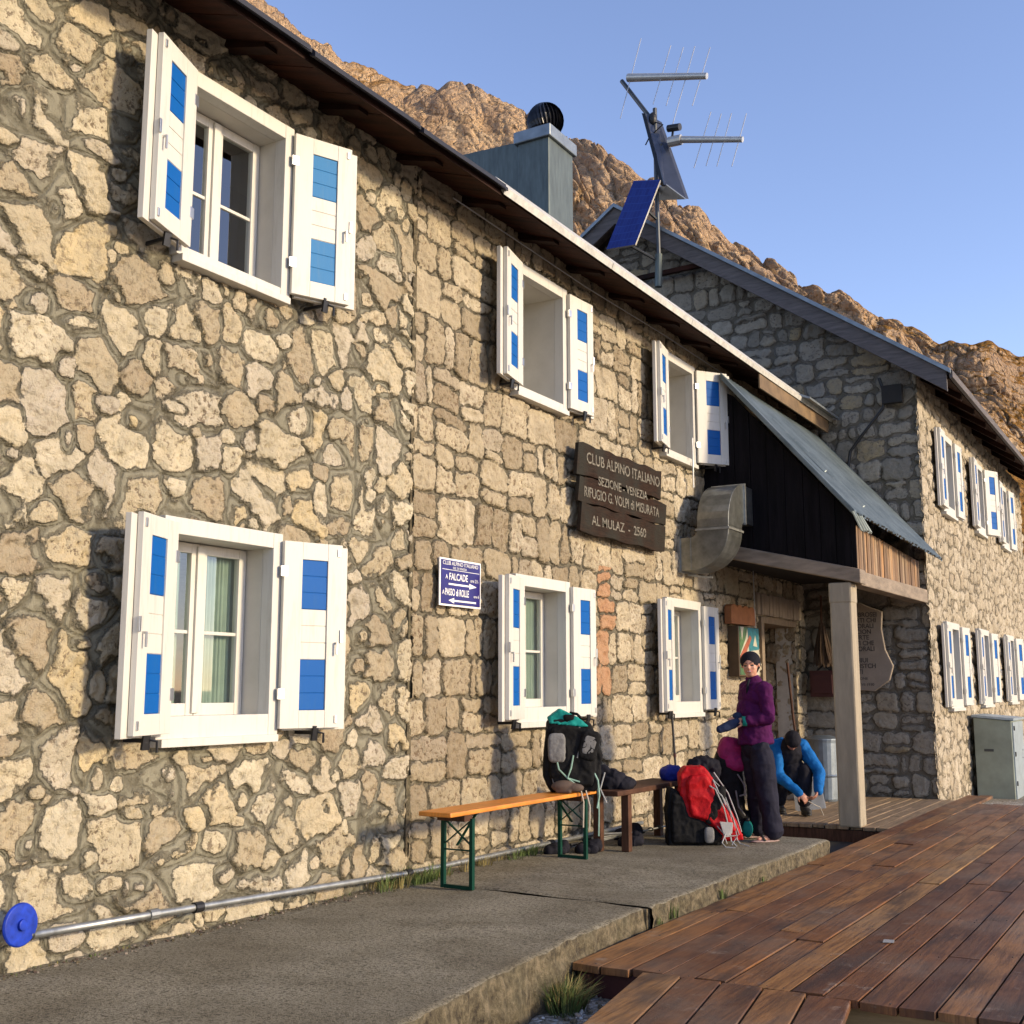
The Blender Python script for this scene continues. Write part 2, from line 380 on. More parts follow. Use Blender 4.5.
    def build(s, name, parent=None, bevel=0, smooth=False, jit=0):
        me = bpy.data.meshes.new(name); vs = s.v
        off = Vector((0,0,0)); p = parent
        while p is not None: off += Vector(p.location); p = p.parent
        me.from_pydata([(v[0]-off.x, v[1]-off.y, v[2]-off.z) for v in vs], [], s.f); 
        for m in s.mats: me.materials.append(MATS[m])
        me.polygons.foreach_set('material_index', s.m)
        if any(c is not None for c in s.col):
            at = me.attributes.new('sc', 'FLOAT_COLOR', 'FACE')
            at.data.foreach_set('color', np.array([(*(c or (.5,.5,.5)), 1) for c in s.col], 'f').ravel())
        if s.uv:
            ul = me.uv_layers.new(name='UVMap')
            for li, uv in enumerate(s.uv): ul.data[li].uv = uv
        if smooth: me.shade_smooth()
        me.update(); o = bpy.data.objects.new(name, me); C.objects.link(o)
        if parent: o.parent = parent
        if bevel:
            b = o.modifiers.new('b', 'BEVEL'); b.width = bevel; b.segments = 2; b.limit_method = 'ANGLE'; b.angle_limit = R(40)
        return o
def tag(o, label=None, cat=None, group=None, kind=None):
    for k, v in (('label', label), ('category', cat), ('group', group), ('kind', kind)):
        if v: o[k] = v
    return o
def empty(name, loc, label, cat, group=None):
    o = bpy.data.objects.new(name, None); o.location = loc; C.objects.link(o); o.empty_display_size = .1
    return tag(o, label, cat, group)
def applied(o):      # bake the modifiers so that the mesh is what is seen
    dg = bpy.context.evaluated_depsgraph_get(); dg.update()
    me = bpy.data.meshes.new_from_object(o.evaluated_get(dg), depsgraph=dg)
    o.modifiers.clear(); o.data = me; return o
def blob(name, mb, parent, voxel=.01, smooth=3, crease=0.0, cscale=8.0, seed=0, paint=None):
    """overlapping closed shapes fused into one continuous surface"""
    o = mb.build(name, parent)
    r = o.modifiers.new('r', 'REMESH'); r.mode = 'VOXEL'; r.voxel_size = voxel; r.use_smooth_shade = True
    if smooth:
        s = o.modifiers.new('s', 'SMOOTH'); s.iterations = smooth; s.factor = .6
    applied(o); me = o.data
    if crease:
        n = len(me.vertices); co = np.empty(n*3, 'f'); me.vertices.foreach_get('co', co); co = co.reshape(-1, 3)
        no = np.empty(n*3, 'f'); me.vertices.foreach_get('normal', no); no = no.reshape(-1, 3)
        h = fbm3(co*cscale+seed, 3); h = 1-2*np.abs(h)
        co += no*(h*crease)[:, None]; me.vertices.foreach_set('co', co.ravel())
    if paint:
        names = [m for m in paint[0]]
        me.materials.clear()
        for m in names: me.materials.append(MATS[m])
        off = Vector((0,0,0)); p = parent
        while p is not None: off += Vector(p.location); p = p.parent
        for pl in me.polygons: pl.material_index = paint[1](pl.center+off)
    me.shade_smooth(); me.update(); return o

# numpy noise
def _h(ix, iy, iz=0, s=0):
    n = (ix*374761393 + iy*668265263 + iz*1274126177 + s*362437) & 0xffffffff
    n = ((n ^ (n >> 13))*1274126177) & 0xffffffff; n ^= n >> 16
    n = (n*2246822519) & 0xffffffff; n ^= n >> 15
    return (n & 0xffffff)/float(0xffffff)
def vn2(x, y, s=0):
    ix = np.floor(x).astype(np.int64); iy = np.floor(y).astype(np.int64); fx = x-ix; fy = y-iy
    fx = fx*fx*(3-2*fx); fy = fy*fy*(3-2*fy)
    a = _h(ix,iy,0,s); b = _h(ix+1,iy,0,s); c = _h(ix,iy+1,0,s); d = _h(ix+1,iy+1,0,s)
    return (a+(b-a)*fx)*(1-fy)+(c+(d-c)*fx)*fy - .5
def fbm(x, y, o=4, s=0):
    t = 0; a = 1; tot = 0
    for i in range(o): t = t+a*vn2(x*2**i+i*17.3, y*2**i-i*9.1, s+i); tot += a; a *= .5
    return 2*t/tot
def vn3(p, s=0):
    i = np.floor(p).astype(np.int64); f = p-i; f = f*f*(3-2*f); r = 0
    for dx in (0,1):
        for dy in (0,1):
            for dz in (0,1):
                w = (f[:,0] if dx else 1-f[:,0])*(f[:,1] if dy else 1-f[:,1])*(f[:,2] if dz else 1-f[:,2])
                r = r+w*_h(i[:,0]+dx, i[:,1]+dy, i[:,2]+dz, s)
    return r-.5
def fbm3(p, o=3):
    t = 0; a = 1; tot = 0
    for i in range(o): t = t+a*vn3(p*2**i, i); tot += a; a *= .5
    return 2*t/tot
def sstep(a, b, x):
    t = np.clip((x-a)/(b-a), 0, 1); return t*t*(3-2*t)
def cells(u, v, sx, sz, p, jit, wv, seed, bond=False):
    """weighted cell pattern: distances to the nearest two seeds, offsets from the nearest, its random numbers"""
    iu = np.floor(u/sx).astype(np.int64); iv = np.floor(v/sz).astype(np.int64)
    d1 = np.full(u.shape, 9e9); d2 = np.full(u.shape, 9e9)
    r = [np.zeros(u.shape) for _ in range(6)]
    for dj in (-2,-1,0,1,2):
        for di in (-2,-1,0,1,2):
            ci = iu+di; cj = iv+dj
            ju = (_h(ci,cj,1,seed)-.5)*jit[0]; jv = (_h(ci,cj,2,seed)-.5)*jit[1]
            cu = (ci+.5+ju)*sx; cv = (cj+.5+jv)*sz
            if bond: cu = cu+(cj % 2)*sx*.5 + (_h(0*ci,cj,9,seed)-.5)*sx*.4
            w = 1+(_h(ci,cj,3,seed)-.5)*wv; asp = 1+(_h(ci,cj,4,seed)-.5)*.6
            du = (u-cu)/(sx*w*asp); dv = (v-cv)/(sz*w/asp)
            if p == 2: d = np.sqrt(du*du+dv*dv)
            else: d = (np.abs(du)**p+np.abs(dv)**p)**(1/p)
            n = d < d1
            d2 = np.where(n, d1, np.minimum(d2, d)); d1 = np.where(n, d, d1)
            vals = (_h(ci,cj,5,seed), _h(ci,cj,6,seed), _h(ci,cj,7,seed), u-cu, v-cv, cu)
            for k in range(6): r[k] = np.where(n, vals[k], r[k])
    return d1, d2, r
def ashlar(u, v, S, seed):
    rn = np.random.RandomState(seed)
    hs = rn.uniform(S['h'][0], S['h'][1], 60); ve = np.concatenate([[0], np.cumsum(hs)])-1.0
    vj = np.clip(np.searchsorted(ve, v, 'right')-1, 0, 59)
    d = [np.zeros(u.shape) for _ in range(9)]; gap = np.full(u.shape, 9e9)
    for j in np.unique(vj):
        M = vj == j; ws = rn.uniform(S['w'][0], S['w'][1], 140); ue = np.concatenate([[0], np.cumsum(ws)])-9.0-rn.rand()*.4
        uu = u[M]; vv = v[M]; k = np.clip(np.searchsorted(ue, uu, 'right')-1, 0, 139)
        a, b, c, e = ue[k], ue[k+1], np.full(uu.shape, ve[j]), np.full(uu.shape, ve[j+1])
        t = _h(k, k*0+j, 1, seed); f = .33+.34*_h(k, k*0+j, 2, seed); part = np.zeros(uu.shape, np.int64)
        hz = (t < S['split'][0]); cut = c+(e-c)*f; top = vv > cut
        part = np.where(hz & top, 1, part); c2 = np.where(hz & top, cut, c); e2 = np.where(hz & ~top, cut, e)
        vt = (t > 1-S['split'][1]); cu = a+(b-a)*f; rgt = uu > cu
        part = np.where(vt & rgt, 2, part); a2 = np.where(vt & rgt, cu, a); b2 = np.where(vt & ~rgt, cu, b)
        # leaning joints
        dl, dr, db, dt = uu-a2, b2-uu, vv-c2, e2-vv
        p = -7.0
        g = (np.maximum(dl,1e-4)**p+np.maximum(dr,1e-4)**p+np.maximum(db,1e-4)**p+np.maximum(dt,1e-4)**p)**(1/p)
        rc = S['corner']; cx = np.maximum(rc-np.minimum(dl, dr), 0); cy = np.maximum(rc-np.minimum(db, dt), 0)
        g = np.minimum(g, rc-np.sqrt(cx*cx+cy*cy)) if rc else g
        gap[M] = g; ids = k*7+part
        for q in range(3): d[q][M] = _h(ids, k*0+j, 5+q, seed)
        d[3][M] = uu-(a2+b2)/2; d[4][M] = vv-(c2+e2)/2; d[5][M] = (a2+b2)/2
    return gap, d
def grid_mesh(name, X, Y, Z, keep, mat, attrs, parent=None):
    nu, nv = X.shape
    idx = np.arange(nu*nv).reshape(nu, nv)
    q = np.stack([idx[:-1,:-1], idx[1:,:-1], idx[1:,1:], idx[:-1,1:]], -1).reshape(-1, 4)
    q = q[keep.reshape(-1)]
    used = np.zeros(nu*nv, bool); used[q.ravel()] = True
    remap = np.cumsum(used)-1; q = remap[q]
    off = parent.location if parent else (0,0,0)
    co = np.stack([X-off[0], Y-off[1], Z-off[2]], -1).reshape(-1, 3)[used].astype('f')
    me = bpy.data.meshes.new(name)
    me.vertices.add(len(co)); me.vertices.foreach_set('co', co.ravel())
    me.loops.add(q.size); me.loops.foreach_set('vertex_index', q.astype('i').ravel())
    me.polygons.add(len(q)); me.polygons.foreach_set('loop_start', np.arange(0, q.size, 4, dtype='i'))
    me.update(calc_edges=True); me.materials.append(MATS[mat])
    for k, a in attrs.items():
        if a.ndim == 2: 
            at = me.attributes.new(k, 'FLOAT', 'POINT'); at.data.foreach_set('value', a.reshape(-1)[used].astype('f'))
        else:
            at = me.attributes.new(k, 'FLOAT_COLOR', 'POINT')
            c = np.concatenate([a.reshape(-1, 3)[used], np.ones((used.sum(), 1))], 1).astype('f'); at.data.foreach_set('color', c.ravel())
    me.shade_smooth(); o = bpy.data.objects.new(name, me); C.objects.link(o)
    if parent: o.parent = parent
    return o
def masonry(name, u0, u1, v0, v1, res, place, style, mat, holes=(), clip=None, seed=1, parent=None, orange=None):
    nu = int(round((u1-u0)/res))+1; nv = int(round((v1-v0)/res))+1
    u, v = np.meshgrid(np.linspace(u0, u1, nu), np.linspace(v0, v1, nv), indexing='ij')
    S = style
    wu = u+fbm(u*4, v*4, 3, seed)*S['warp']+fbm(u*17, v*17, 2, seed+3)*S['warp']*.22
    wv = v+fbm(u*4+50, v*4, 3, seed+5)*S['warp']+fbm(u*17, v*17+30, 2, seed+8)*S['warp']*.22
    if 'h' in S: gap, r = ashlar(wu, wv, S, seed)
    else:
        d1, d2, r = cells(wu, wv, S['sx'], S['sz'], S['p'], S['jit'], S['wv'], seed, S.get('bond', False))
        gap = (d2-d1)*.25*(S['sx']+S['sz'])
    m = S['m']*(.6+.9*r[1]) 
    e = gap-m+fbm(u*12, v*12, 4, seed+9)*S['rag']
    e = np.minimum(e, 0.2)
    prof = sstep(-.004, S['round'], e)
    rel = S['relief'][0]+(S['relief'][1]-S['relief'][0])*r[2]
    tilt = ((r[0]-.5)*r[3]+(r[1]-.5)*r[4])*.12
    rough = fbm(u*9, v*9, 4, seed+20)*.016+np.minimum(fbm(u*26, v*26, 3, seed+22), 0.05)*.020
    h = prof*(rel+tilt+rough*S.get('rough', 1))+(1-prof)*(fbm(u*5, v*5, 3, seed+30)*.008)
    h = h-.012*np.exp(-(gap/S['groove'])**2)*(1-prof)
    hh = h-.02
    if S.get('edge_fade'): hh = hh
    X, Y, Z = place(u, v, hh)
    keep = np.ones((nu-1, nv-1), bool)
    uc = (u[:-1,:-1]+u[1:,1:])/2; vc = (v[:-1,:-1]+v[1:,1:])/2
    for (a, b, c, d) in holes: keep &= ~((uc > a) & (uc < b) & (vc > c) & (vc < d))
    if clip is not None: keep &= clip(uc, vc)
    b3 = r[2].copy()
    if orange: b3 = np.where(orange(r[5], v) & (r[0] > .15), 2.0, b3)
    return grid_mesh(name, X, Y, Z, keep, mat, {'e': e, 'g': gap, 'sc': np.stack([r[0], r[1], b3], -1)}, parent)

# ------------------------------------------------------------------ setting
sun_az, sun_el = R(9), R(17)         # azimuth measured from +X towards +Y
S = Vector((math.cos(sun_el)*math.cos(sun_az), math.cos(sun_el)*math.sin(sun_az), math.sin(sun_el)))
w = bpy.data.worlds.new('World'); bpy.context.scene.world = w; w.use_nodes = True
nt = w.node_tree; bg = nt.nodes['Background']; sky = nt.nodes.new('ShaderNodeTexSky')
sky.sky_type = 'NISHITA'; sky.sun_disc = False; sky.sun_elevation = sun_el
sky.sun_rotation = math.atan2(S.x, S.y); sky.altitude = 1200; sky.air_density = 1.0; sky.dust_density = .8; sky.ozone_density = 1.3
tint = nt.nodes.new('ShaderNodeMix'); tint.data_type = 'RGBA'; tint.blend_type = 'MULTIPLY'; tint.inputs[0].default_value = 1; tint.inputs[7].default_value = (1.07, .96, 1.06, 1)
nt.links.new(sky.outputs[0], tint.inputs[6]); nt.links.new(tint.outputs[2], bg.inputs[0]); bg.inputs[1].default_value = .15
ld = bpy.data.lights.new('sun', 'SUN'); ld.energy = 2.5; ld.angle = R(6.0); ld.color = (1, .80, .51)
lo = bpy.data.objects.new('sun', ld); C.objects.link(lo); lo.rotation_euler = S.to_track_quat('Z', 'Y').to_euler()
cd = bpy.data.cameras.new('camera'); cam = bpy.data.objects.new('camera', cd); C.objects.link(cam)
PSI = 31.137; PITCH = 8.7986
cam.location = (5.2, 0, 1.38); cam.rotation_euler = (R(90+PITCH), 0, R(PSI)); cd.lens = 1150/1024*36; cd.sensor_width = 36
cd.clip_end = 5000; cd.clip_start = .05
sc = bpy.context.scene; sc.camera = cam
sc.view_settings.view_transform = 'Standard'; sc.view_settings.look = 'None'; sc.view_settings.exposure = 1.0; sc.view_settings.gamma = 1
sc.cycles.max_bounces = 6; sc.cycles.transparent_max_bounces = 8
sc.cycles.use_denoising = True

# ground
g = MB(); g.add([(-1500,-1500,-.30),(1500,-1500,-.30),(1500,1500,-.30),(-1500,1500,-.30)], [(0,1,2,3)], 'gravel')
tag(g.build('ground'), 'stony gravel ground around the refuge', kind='structure')

# mountain: a craggy slope rising behind the houses
def mountain():
    az_pts = [-75,-60,-50,-45.3,-40.8,-37.1,-34,-31.8,-29.5,-27.5,-25.5,-21.4,-18.4,-16.2,-14.1,-11.5,-9.6,-6.4,0,10,20]
    el_pts = [33,34,34,32.5,31.1,29.6,29.1,28.7,27.5,25.9,24.7,23.5,20.5,19.2,18.6,17.1,16.3,14.8,12.5,10,8]
    az = np.concatenate([np.linspace(-75,-49,60)[:-1], np.linspace(-49,-3,820), np.linspace(-3,20,60)[1:]])
    t = np.concatenate([np.linspace(0,.3,40)[:-1], np.linspace(.3,1,360), np.linspace(1,1.35,40)[1:]])
    A, T = np.meshgrid(az, t, indexing='ij')
    EL = np.interp(A, az_pts, el_pts); EL = EL + fbm(A*.9, A*0+3, 3, 5)*.35
    r0 = 42.; R1 = 150.+fbm(A*.12, A*0+1, 2, 3)*8
    r = r0+(R1-r0)*T
    zr = 1.38+R1*np.tan(np.radians(EL))
    s = np.clip(T, 0, 1)
    z = -.4+(zr+.4)*(.45*s**1.25+.55*s**2.0)
    z = np.where(T > 1, zr-(T-1)*R1*.9, z)
    U = np.radians(A)*130+400; W = T*150
    wu = U+fbm(U/22, W/22, 3, 41)*9; ww = W+fbm(U/22+9, W/22, 3, 43)*9
    def worley(sc, s_, asp=1.5):
        d1, d2, rr = cells(wu/sc, ww/sc/asp, 1, 1, 2, (.95,.95), .5, s_)
        return np.clip(1-d1*1.05, 0, 1), d2-d1, rr
    b1, g1, r1 = worley(15, 51); b2, g2, r2 = worley(5.5, 52, 1.2); b3, g3, r3 = worley(2.2, 53, 1.0)
    big = fbm(U/45, W/60, 3, 61)
    rock = sstep(-.45, .1, big+.35*(1-sstep(-19, -14, A))-.10)
    rock = np.clip(rock, .25, 1)
    d = b1*4.6*(.5+r1[0])+b2*2.3*(.4+r2[0])+b3*.85*(.3+r3[0])+fbm(U/2.2, W/2.2, 4, 71)*.5
    d = d-1.3*np.exp(-(g1/.06)**2)-.6*np.exp(-(g2/.08)**2)
    b4, g4, r4 = worley(1.0, 54, 1.0)
    fac = (r2[0]-.5)*r2[3]*5.5*.55+(r2[1]-.5)*r2[4]*5.5*.45+(r3[0]-.5)*r3[3]*2.2*.8+(r3[1]-.5)*r3[4]*2.2*.6
    smooth_ = sstep(-.15, .35, fbm(U/16, W/26, 3, 91)); d = b1*4.9*(.5+r1[0])+(b2*2.3*(.4+r2[0]))*(.35+.65*smooth_)+(b3*.85*(.3+r3[0]))*(.15+.85*smooth_)+fbm(U/2.2, W/2.2, 4, 71)*(.25+.35*smooth_)
    d = (d-1.3*np.exp(-(g1/.06)**2)-.7*np.exp(-(g2/.07)**2)-.9*np.exp(-(np.abs(fbm(U/11, W/30, 3, 95))/.03)**2))*rock
    d = d+fac*(.5+.5*smooth_)+b4*.38*(.3+r4[0])-.35*np.exp(-(g3/.10)**2)
    gull = 1-np.abs(fbm(U/30+.02*W, W/120, 3, 81)); d = d*rock+(gull-.6)*4
    env = sstep(.03, .2, T)
    d = (d-3.2)*env
    nx, nz = .62, .55
    r2_ = r-d*nx; z2 = z+d*nz*.75
    a = np.radians(A); X = 5.2+np.sin(a)*r2_; Y = np.cos(a)*r2_
    # grassy on the lower right, bare on the left
    e = .16*sstep(-18, -13, A)-.04+.10*(1-rock)
    keep = np.ones((X.shape[0]-1, X.shape[1]-1), bool)
    o = grid_mesh('mountain', X, Y, z2, keep, 'rock', {'e': e})
    o.data.flip_normals()
    tag(o, 'craggy sunlit limestone mountainside behind the houses', kind='structure')
mountain()

# ------------------------------------------------------------------ main stone house
house = empty('stone_house', (0, 0, 0), 'long two storey house of cream rubble stone with blue and white shutters along the path', 'house')
LW = [(4.63, 1.09), (8.60, 1.09), (11.88, 1.11)]; UW = [(4.62, 3.98), (8.58, 4.03), (11.87, 4.05)]; UH = 1.24
WW = 1.0; WH = 1.30
def holes_of(wins, m=.04): return [(y+m, y+WW-m, z+m, z+WH-m) for (y, z) in wins]
hol = holes_of(LW)+[(a,b,c,d-.06) for a,b,c,d in holes_of(UW)]+[(15.06, 16.62, -.3, 2.38)]
place_x = lambda X0: (lambda u, v, h: (X0+h, u, v))
rub = dict(sx=.255, sz=.205, p=2.6, jit=(.97,.97), wv=1.25, warp=.036, m=.0125, rag=.029, round=.011, relief=(.006,.024), groove=.0065, rough=1.5)
sq = dict(h=(.26,.40), w=(.22,.52), split=(.34,.30), corner=.065, warp=.042, m=.005, rag=.013, round=.013, relief=(.004,.030), groove=.006, rough=1.5)
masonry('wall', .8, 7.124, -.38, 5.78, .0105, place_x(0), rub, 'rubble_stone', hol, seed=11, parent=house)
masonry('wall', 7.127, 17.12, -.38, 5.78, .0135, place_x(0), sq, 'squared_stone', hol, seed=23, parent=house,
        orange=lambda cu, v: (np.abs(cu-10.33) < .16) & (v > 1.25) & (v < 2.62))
b = MB()   # the rest of the shell: far walls and the near end
b.box((-8,-2,-.4), (-7.7,17.0,5.7), 'plaster').box((-7.7,-2,-.4), (-.3,-1.7,5.7), 'plaster').box((-.3,-2,-.4), (-.06,.85,5.8), 'plaster')
b.box((-7.7,-1.7,2.9), (-.30,17.0,3.05), 'plaster').box((-7.7,-1.7,-.38), (-.30,17.0,-.25), 'plaster')
b.box((-.5,7.10,-.3), (-.008,7.15,5.7), 'kerb_face')
b.build('shell', house)
# inner leaf of the front wall (gives the openings their thickness), solid between the windows
def inner_leaf(X0, y0, y1, z0, z1, hs, parent, mat='plaster'):
    ys = sorted({y0, y1} | {h[0] for h in hs} | {h[1] for h in hs}); mb = MB()
    for a, c in zip(ys[:-1], ys[1:]):
        mid = (a+c)/2; zz = sorted((h[2], h[3]) for h in hs if h[0] < mid < h[1]); z = z0
        for p, q in zz:
            if p > z: mb.box((X0-.30, a, z), (X0-.06, c, p), mat)
            z = q
        if z < z1: mb.box((X0-.30, a, z), (X0-.06, c, z1), mat)
    mb.build('inner_leaf', parent)
inner_leaf(0, .85, 17.0, -.3, 5.6, hol, house)

# roof of the main house
sl = .35
def rz(x, base=5.43): return base+(.5-x)*sl
rf = MB()
rf.prism([(.46,-2,rz(.46)+.02),(.46,-2,rz(.46)+.10),(-3.9,-2,rz(-3.9)+.10),(-3.9,-2,rz(-3.9)+.02)], (0,19.1,0), 'roof_dark')
rf.prism([(-3.9,-2,rz(-3.9)+.02),(-3.9,-2,rz(-3.9)+.10),(-8.4,-2,5.4),(-8.4,-2,5.3)], (0,19.05,0), 'roof_dark')
roof = rf.build('roof', house)
so = MB()
k = 0; y = -2.0
while y < 17.0:     # soffit boards running up the slope
    w_ = .30+random.random()*.12; e_ = min(y+w_-.008, 17.1); dz = random.random()*.006
    so.prism([(.47,y,rz(.47)-.025-dz),(.47,y,rz(.47)+.005),(-.25,y,rz(-.25)+.005),(-.25,y,rz(-.25)-.025-dz)], (0,e_-y,0), 'soffit_wood'); y += w_
so.build('soffit', roof)
y = -1.6
while y < 16.9:
    ra = MB(); ra.prism([(.36,y,rz(.36)-.06),(.36,y,rz(.36)-.03),(-.25,y,rz(-.25)-.03),(-.25,y,rz(-.25)-.10)], (0,.11,0), 'rafter_wood' if y < 14.5 else 'sunlit_eave_wood')
    ra.build('rafter', roof); y += .94
fl = MB()
y = -2.0; i = 0
while y < 7.5:      # dark overlapping sheets over the older end
    fl.prism([(.56,y,rz(.56)+.015+.05*0),(.56,y,rz(.56)+.045),(-.3,y,rz(-.3)+.16),(-.3,y,rz(-.3)+.13)], (0,1.22,0), 'roof_dark')
    fl.prism([(.585,y,rz(.585)-.005),(.585,y,rz(.585)+.03),(.53,y,rz(.53)+.05),(.53,y,rz(.53)+.0)], (-.02,1.18,.035), 'roof_dark'); y += 1.2
fl.build('roof_sheets', roof)
gt = MB()
y = 7.6
while y < 17.1:
    e_ = min(y+2.0, 17.15)
    gt.prism([(.53,y,rz(.53)-.02),(.55,y,rz(.55)+.045),(.45,y,rz(.45)+.125),(.43,y,rz(.43)+.09)], (0,e_-y-.01,0), 'flashing'); y += 2.0
gt.build('eave_flashing', roof)
bx = MB(); bx.prism([(.505,-2,rz(.505)-.035),(.505,-2,rz(.505)+.03),(.475,-2,rz(.475)+.03),(.475,-2,rz(.475)-.035)], (0,18.95,0), 'rafter_wood')
bx.build('fascia_board', roof)
wr = MB(); wr.tube([(.03,7.6,5.48),(.035,10,5.44),(.03,12,5.47),(.04,14,5.45)], .006, 'wire_metal', 6); wr.build('wire', house)

# chimney
ch = MB()
ch.box((-1.40,11.06,5.7), (-.98,11.66,7.82), 'grey_green_metal')
ch.obox((-3.3,11.10,6.9), (1.92,0,-.10), (0,.50,0), (0,0,1.06), 'grey_green_metal')
chim = ch.build('chimney', house, bevel=.01)
cp = MB(); cp.box((-1.44,11.02,7.80), (-.94,11.70,7.95), 'pale_metal'); cp.build('cap', chim, bevel=.012)
cw = MB(); cc = Vector((-1.19,11.36,8.18))
for j in range(28):
    a0 = 2*math.pi*j/28; a1 = a0+.30; pts0 = []; 
    for q in range(9):
        th = R(25)+R(128)*q/8; pts0.append((th, a0+.5*q/8))
    vs = []
    for th, a in pts0:
        for da, rr in ((0,.225),(.17,.20)):
            vs.append(cc+Vector((rr*math.sin(th)*math.cos(a+da), rr*math.sin(th)*math.sin(a+da), rr*math.cos(th))))
    cw.add(vs, [(2*q,2*q+1,2*q+3,2*q+2) for q in range(8)], 'cowl_black')
cw.ell(cc, .192, 'cowl_black', nu=24, nv=14)
cw.ell(cc+Vector((0,0,.185)), (.11,.11,.03), 'cowl_black')
cw.tube([(cc.x,cc.y,7.94),(cc.x,cc.y,8.03)], .17, 'cowl_black', 20)
cw.build('cowl', chim)

# ---------------- windows
def strips(mb, X, y0, y1, z0, z1, w, x0, x1, mat, wb=None, wt=None):
    wb = w if wb is None else wb; wt = w if wt is None else wt
    mb.box((X+x0, y0, z0), (X+x1, y0+w, z1), mat); mb.box((X+x0, y1-w, z0), (X+x1, y1, z1), mat)
    mb.box((X+x0, y0+w, z1-wt), (X+x1-.002, y1-w, z1), mat); mb.box((X+x0, y0+w, z0), (X+x1-.002, y1-w, z0+wb), mat)
def shutter(parent, hinge, d, n, z0, z1, blue, name='shutter'):
    """bi-fold shutter: d along the leaf, n out of the face one sees, three panel fields in a stile frame"""
    mb = MB(); h = Vector((hinge[0], hinge[1], 0)); d = Vector(d); n = Vector(n); LW_ = .435; t = .036
    def bxx(a0, a1, q0, q1, n0, n1, mat): mb.obox(h+d*a0+n*n0+Vector((0,0,q0)), d*(a1-a0), n*(n1-n0), (0,0,q1-q0), mat)
    pa, pb = .135, .325
    bxx(0, pa, z0, z1, 0, t, 'white_paint'); bxx(pb, LW_, z0, z1, 0, t, 'white_paint')
    H = z1-z0; tr = .115
    bxx(pa, pb, z0, z0+tr, 0, t-.001, 'white_paint'); bxx(pa, pb, z1-tr, z1, 0, t-.001, 'white_paint')
    zz = [z0+tr+(H-2*tr)*f for f in (0, .333, .667, 1)]
    for i in range(3):
        nsl = 3; a = zz[i]; b_ = zz[i+1]; st = (b_-a)/nsl
        for q in range(nsl): bxx(pa, pb, a+q*st+.003, a+(q+1)*st-.001, .004, t-.010, blue if i != 1 else 'white_paint')
    for i in range(3): bxx(pa, pb, zz[i], zz[i+1], 0.001, t-.014, blue if i != 1 else 'white_lining')
    # folded leaf behind it, sticking out past the edge
    bxx(.04, LW_+.062, z0-.012, z1-.012, -t-.004, -.004, 'white_paint')
    o = mb.build(name, parent, bevel=.003)
    for q in (z0+.22, z1-.2):
        hw = MB(); hw.obox(h+d*(-.022)+n*(t*.3)+Vector((0,0,q-.035)), d*.05, n*.028, (0,0,.07), 'hinge_metal'); hw.build('hinge', parent, bevel=.002)
    hw = MB()
    hw.obox(h+d*(LW_-.012)+n*(t-.002)+Vector((0,0,(z0+z1)/2-.05)), d*.022, n*.012, (0,0,.085), 'hinge_metal')
    hw.build('hinge', parent, bevel=.002); hw = MB()
    hw.obox(h+d*(LW_-.05)+n*(t)+Vector((0,0,(z0+z1)/2-.06)), d*.012, n*.03, (0,0,.014), 'hinge_metal')
    hw.obox(h+d*(LW_-.05)+n*(t+.018)+Vector((0,0,(z0+z1)/2-.13)), d*.012, n*.012, (0,0,.075), 'hinge_metal')
    hw.build('latch', parent, bevel=.002); hw = MB()
    hw.obox(h+d*(LW_-.04)+n*(t-.002)+Vector((0,0,z0+.03)), d*.02, n*.01, (0,0,.05), 'hinge_metal')
    hw.build('bolt', parent, bevel=.002); hw = MB()
    hw.obox(h+d*(LW_-.04)+n*(t-.002)+Vector((0,0,z1-.08)), d*.02, n*.01, (0,0,.05), 'hinge_metal')
    hw.build('bolt', parent, bevel=.002)
    return o
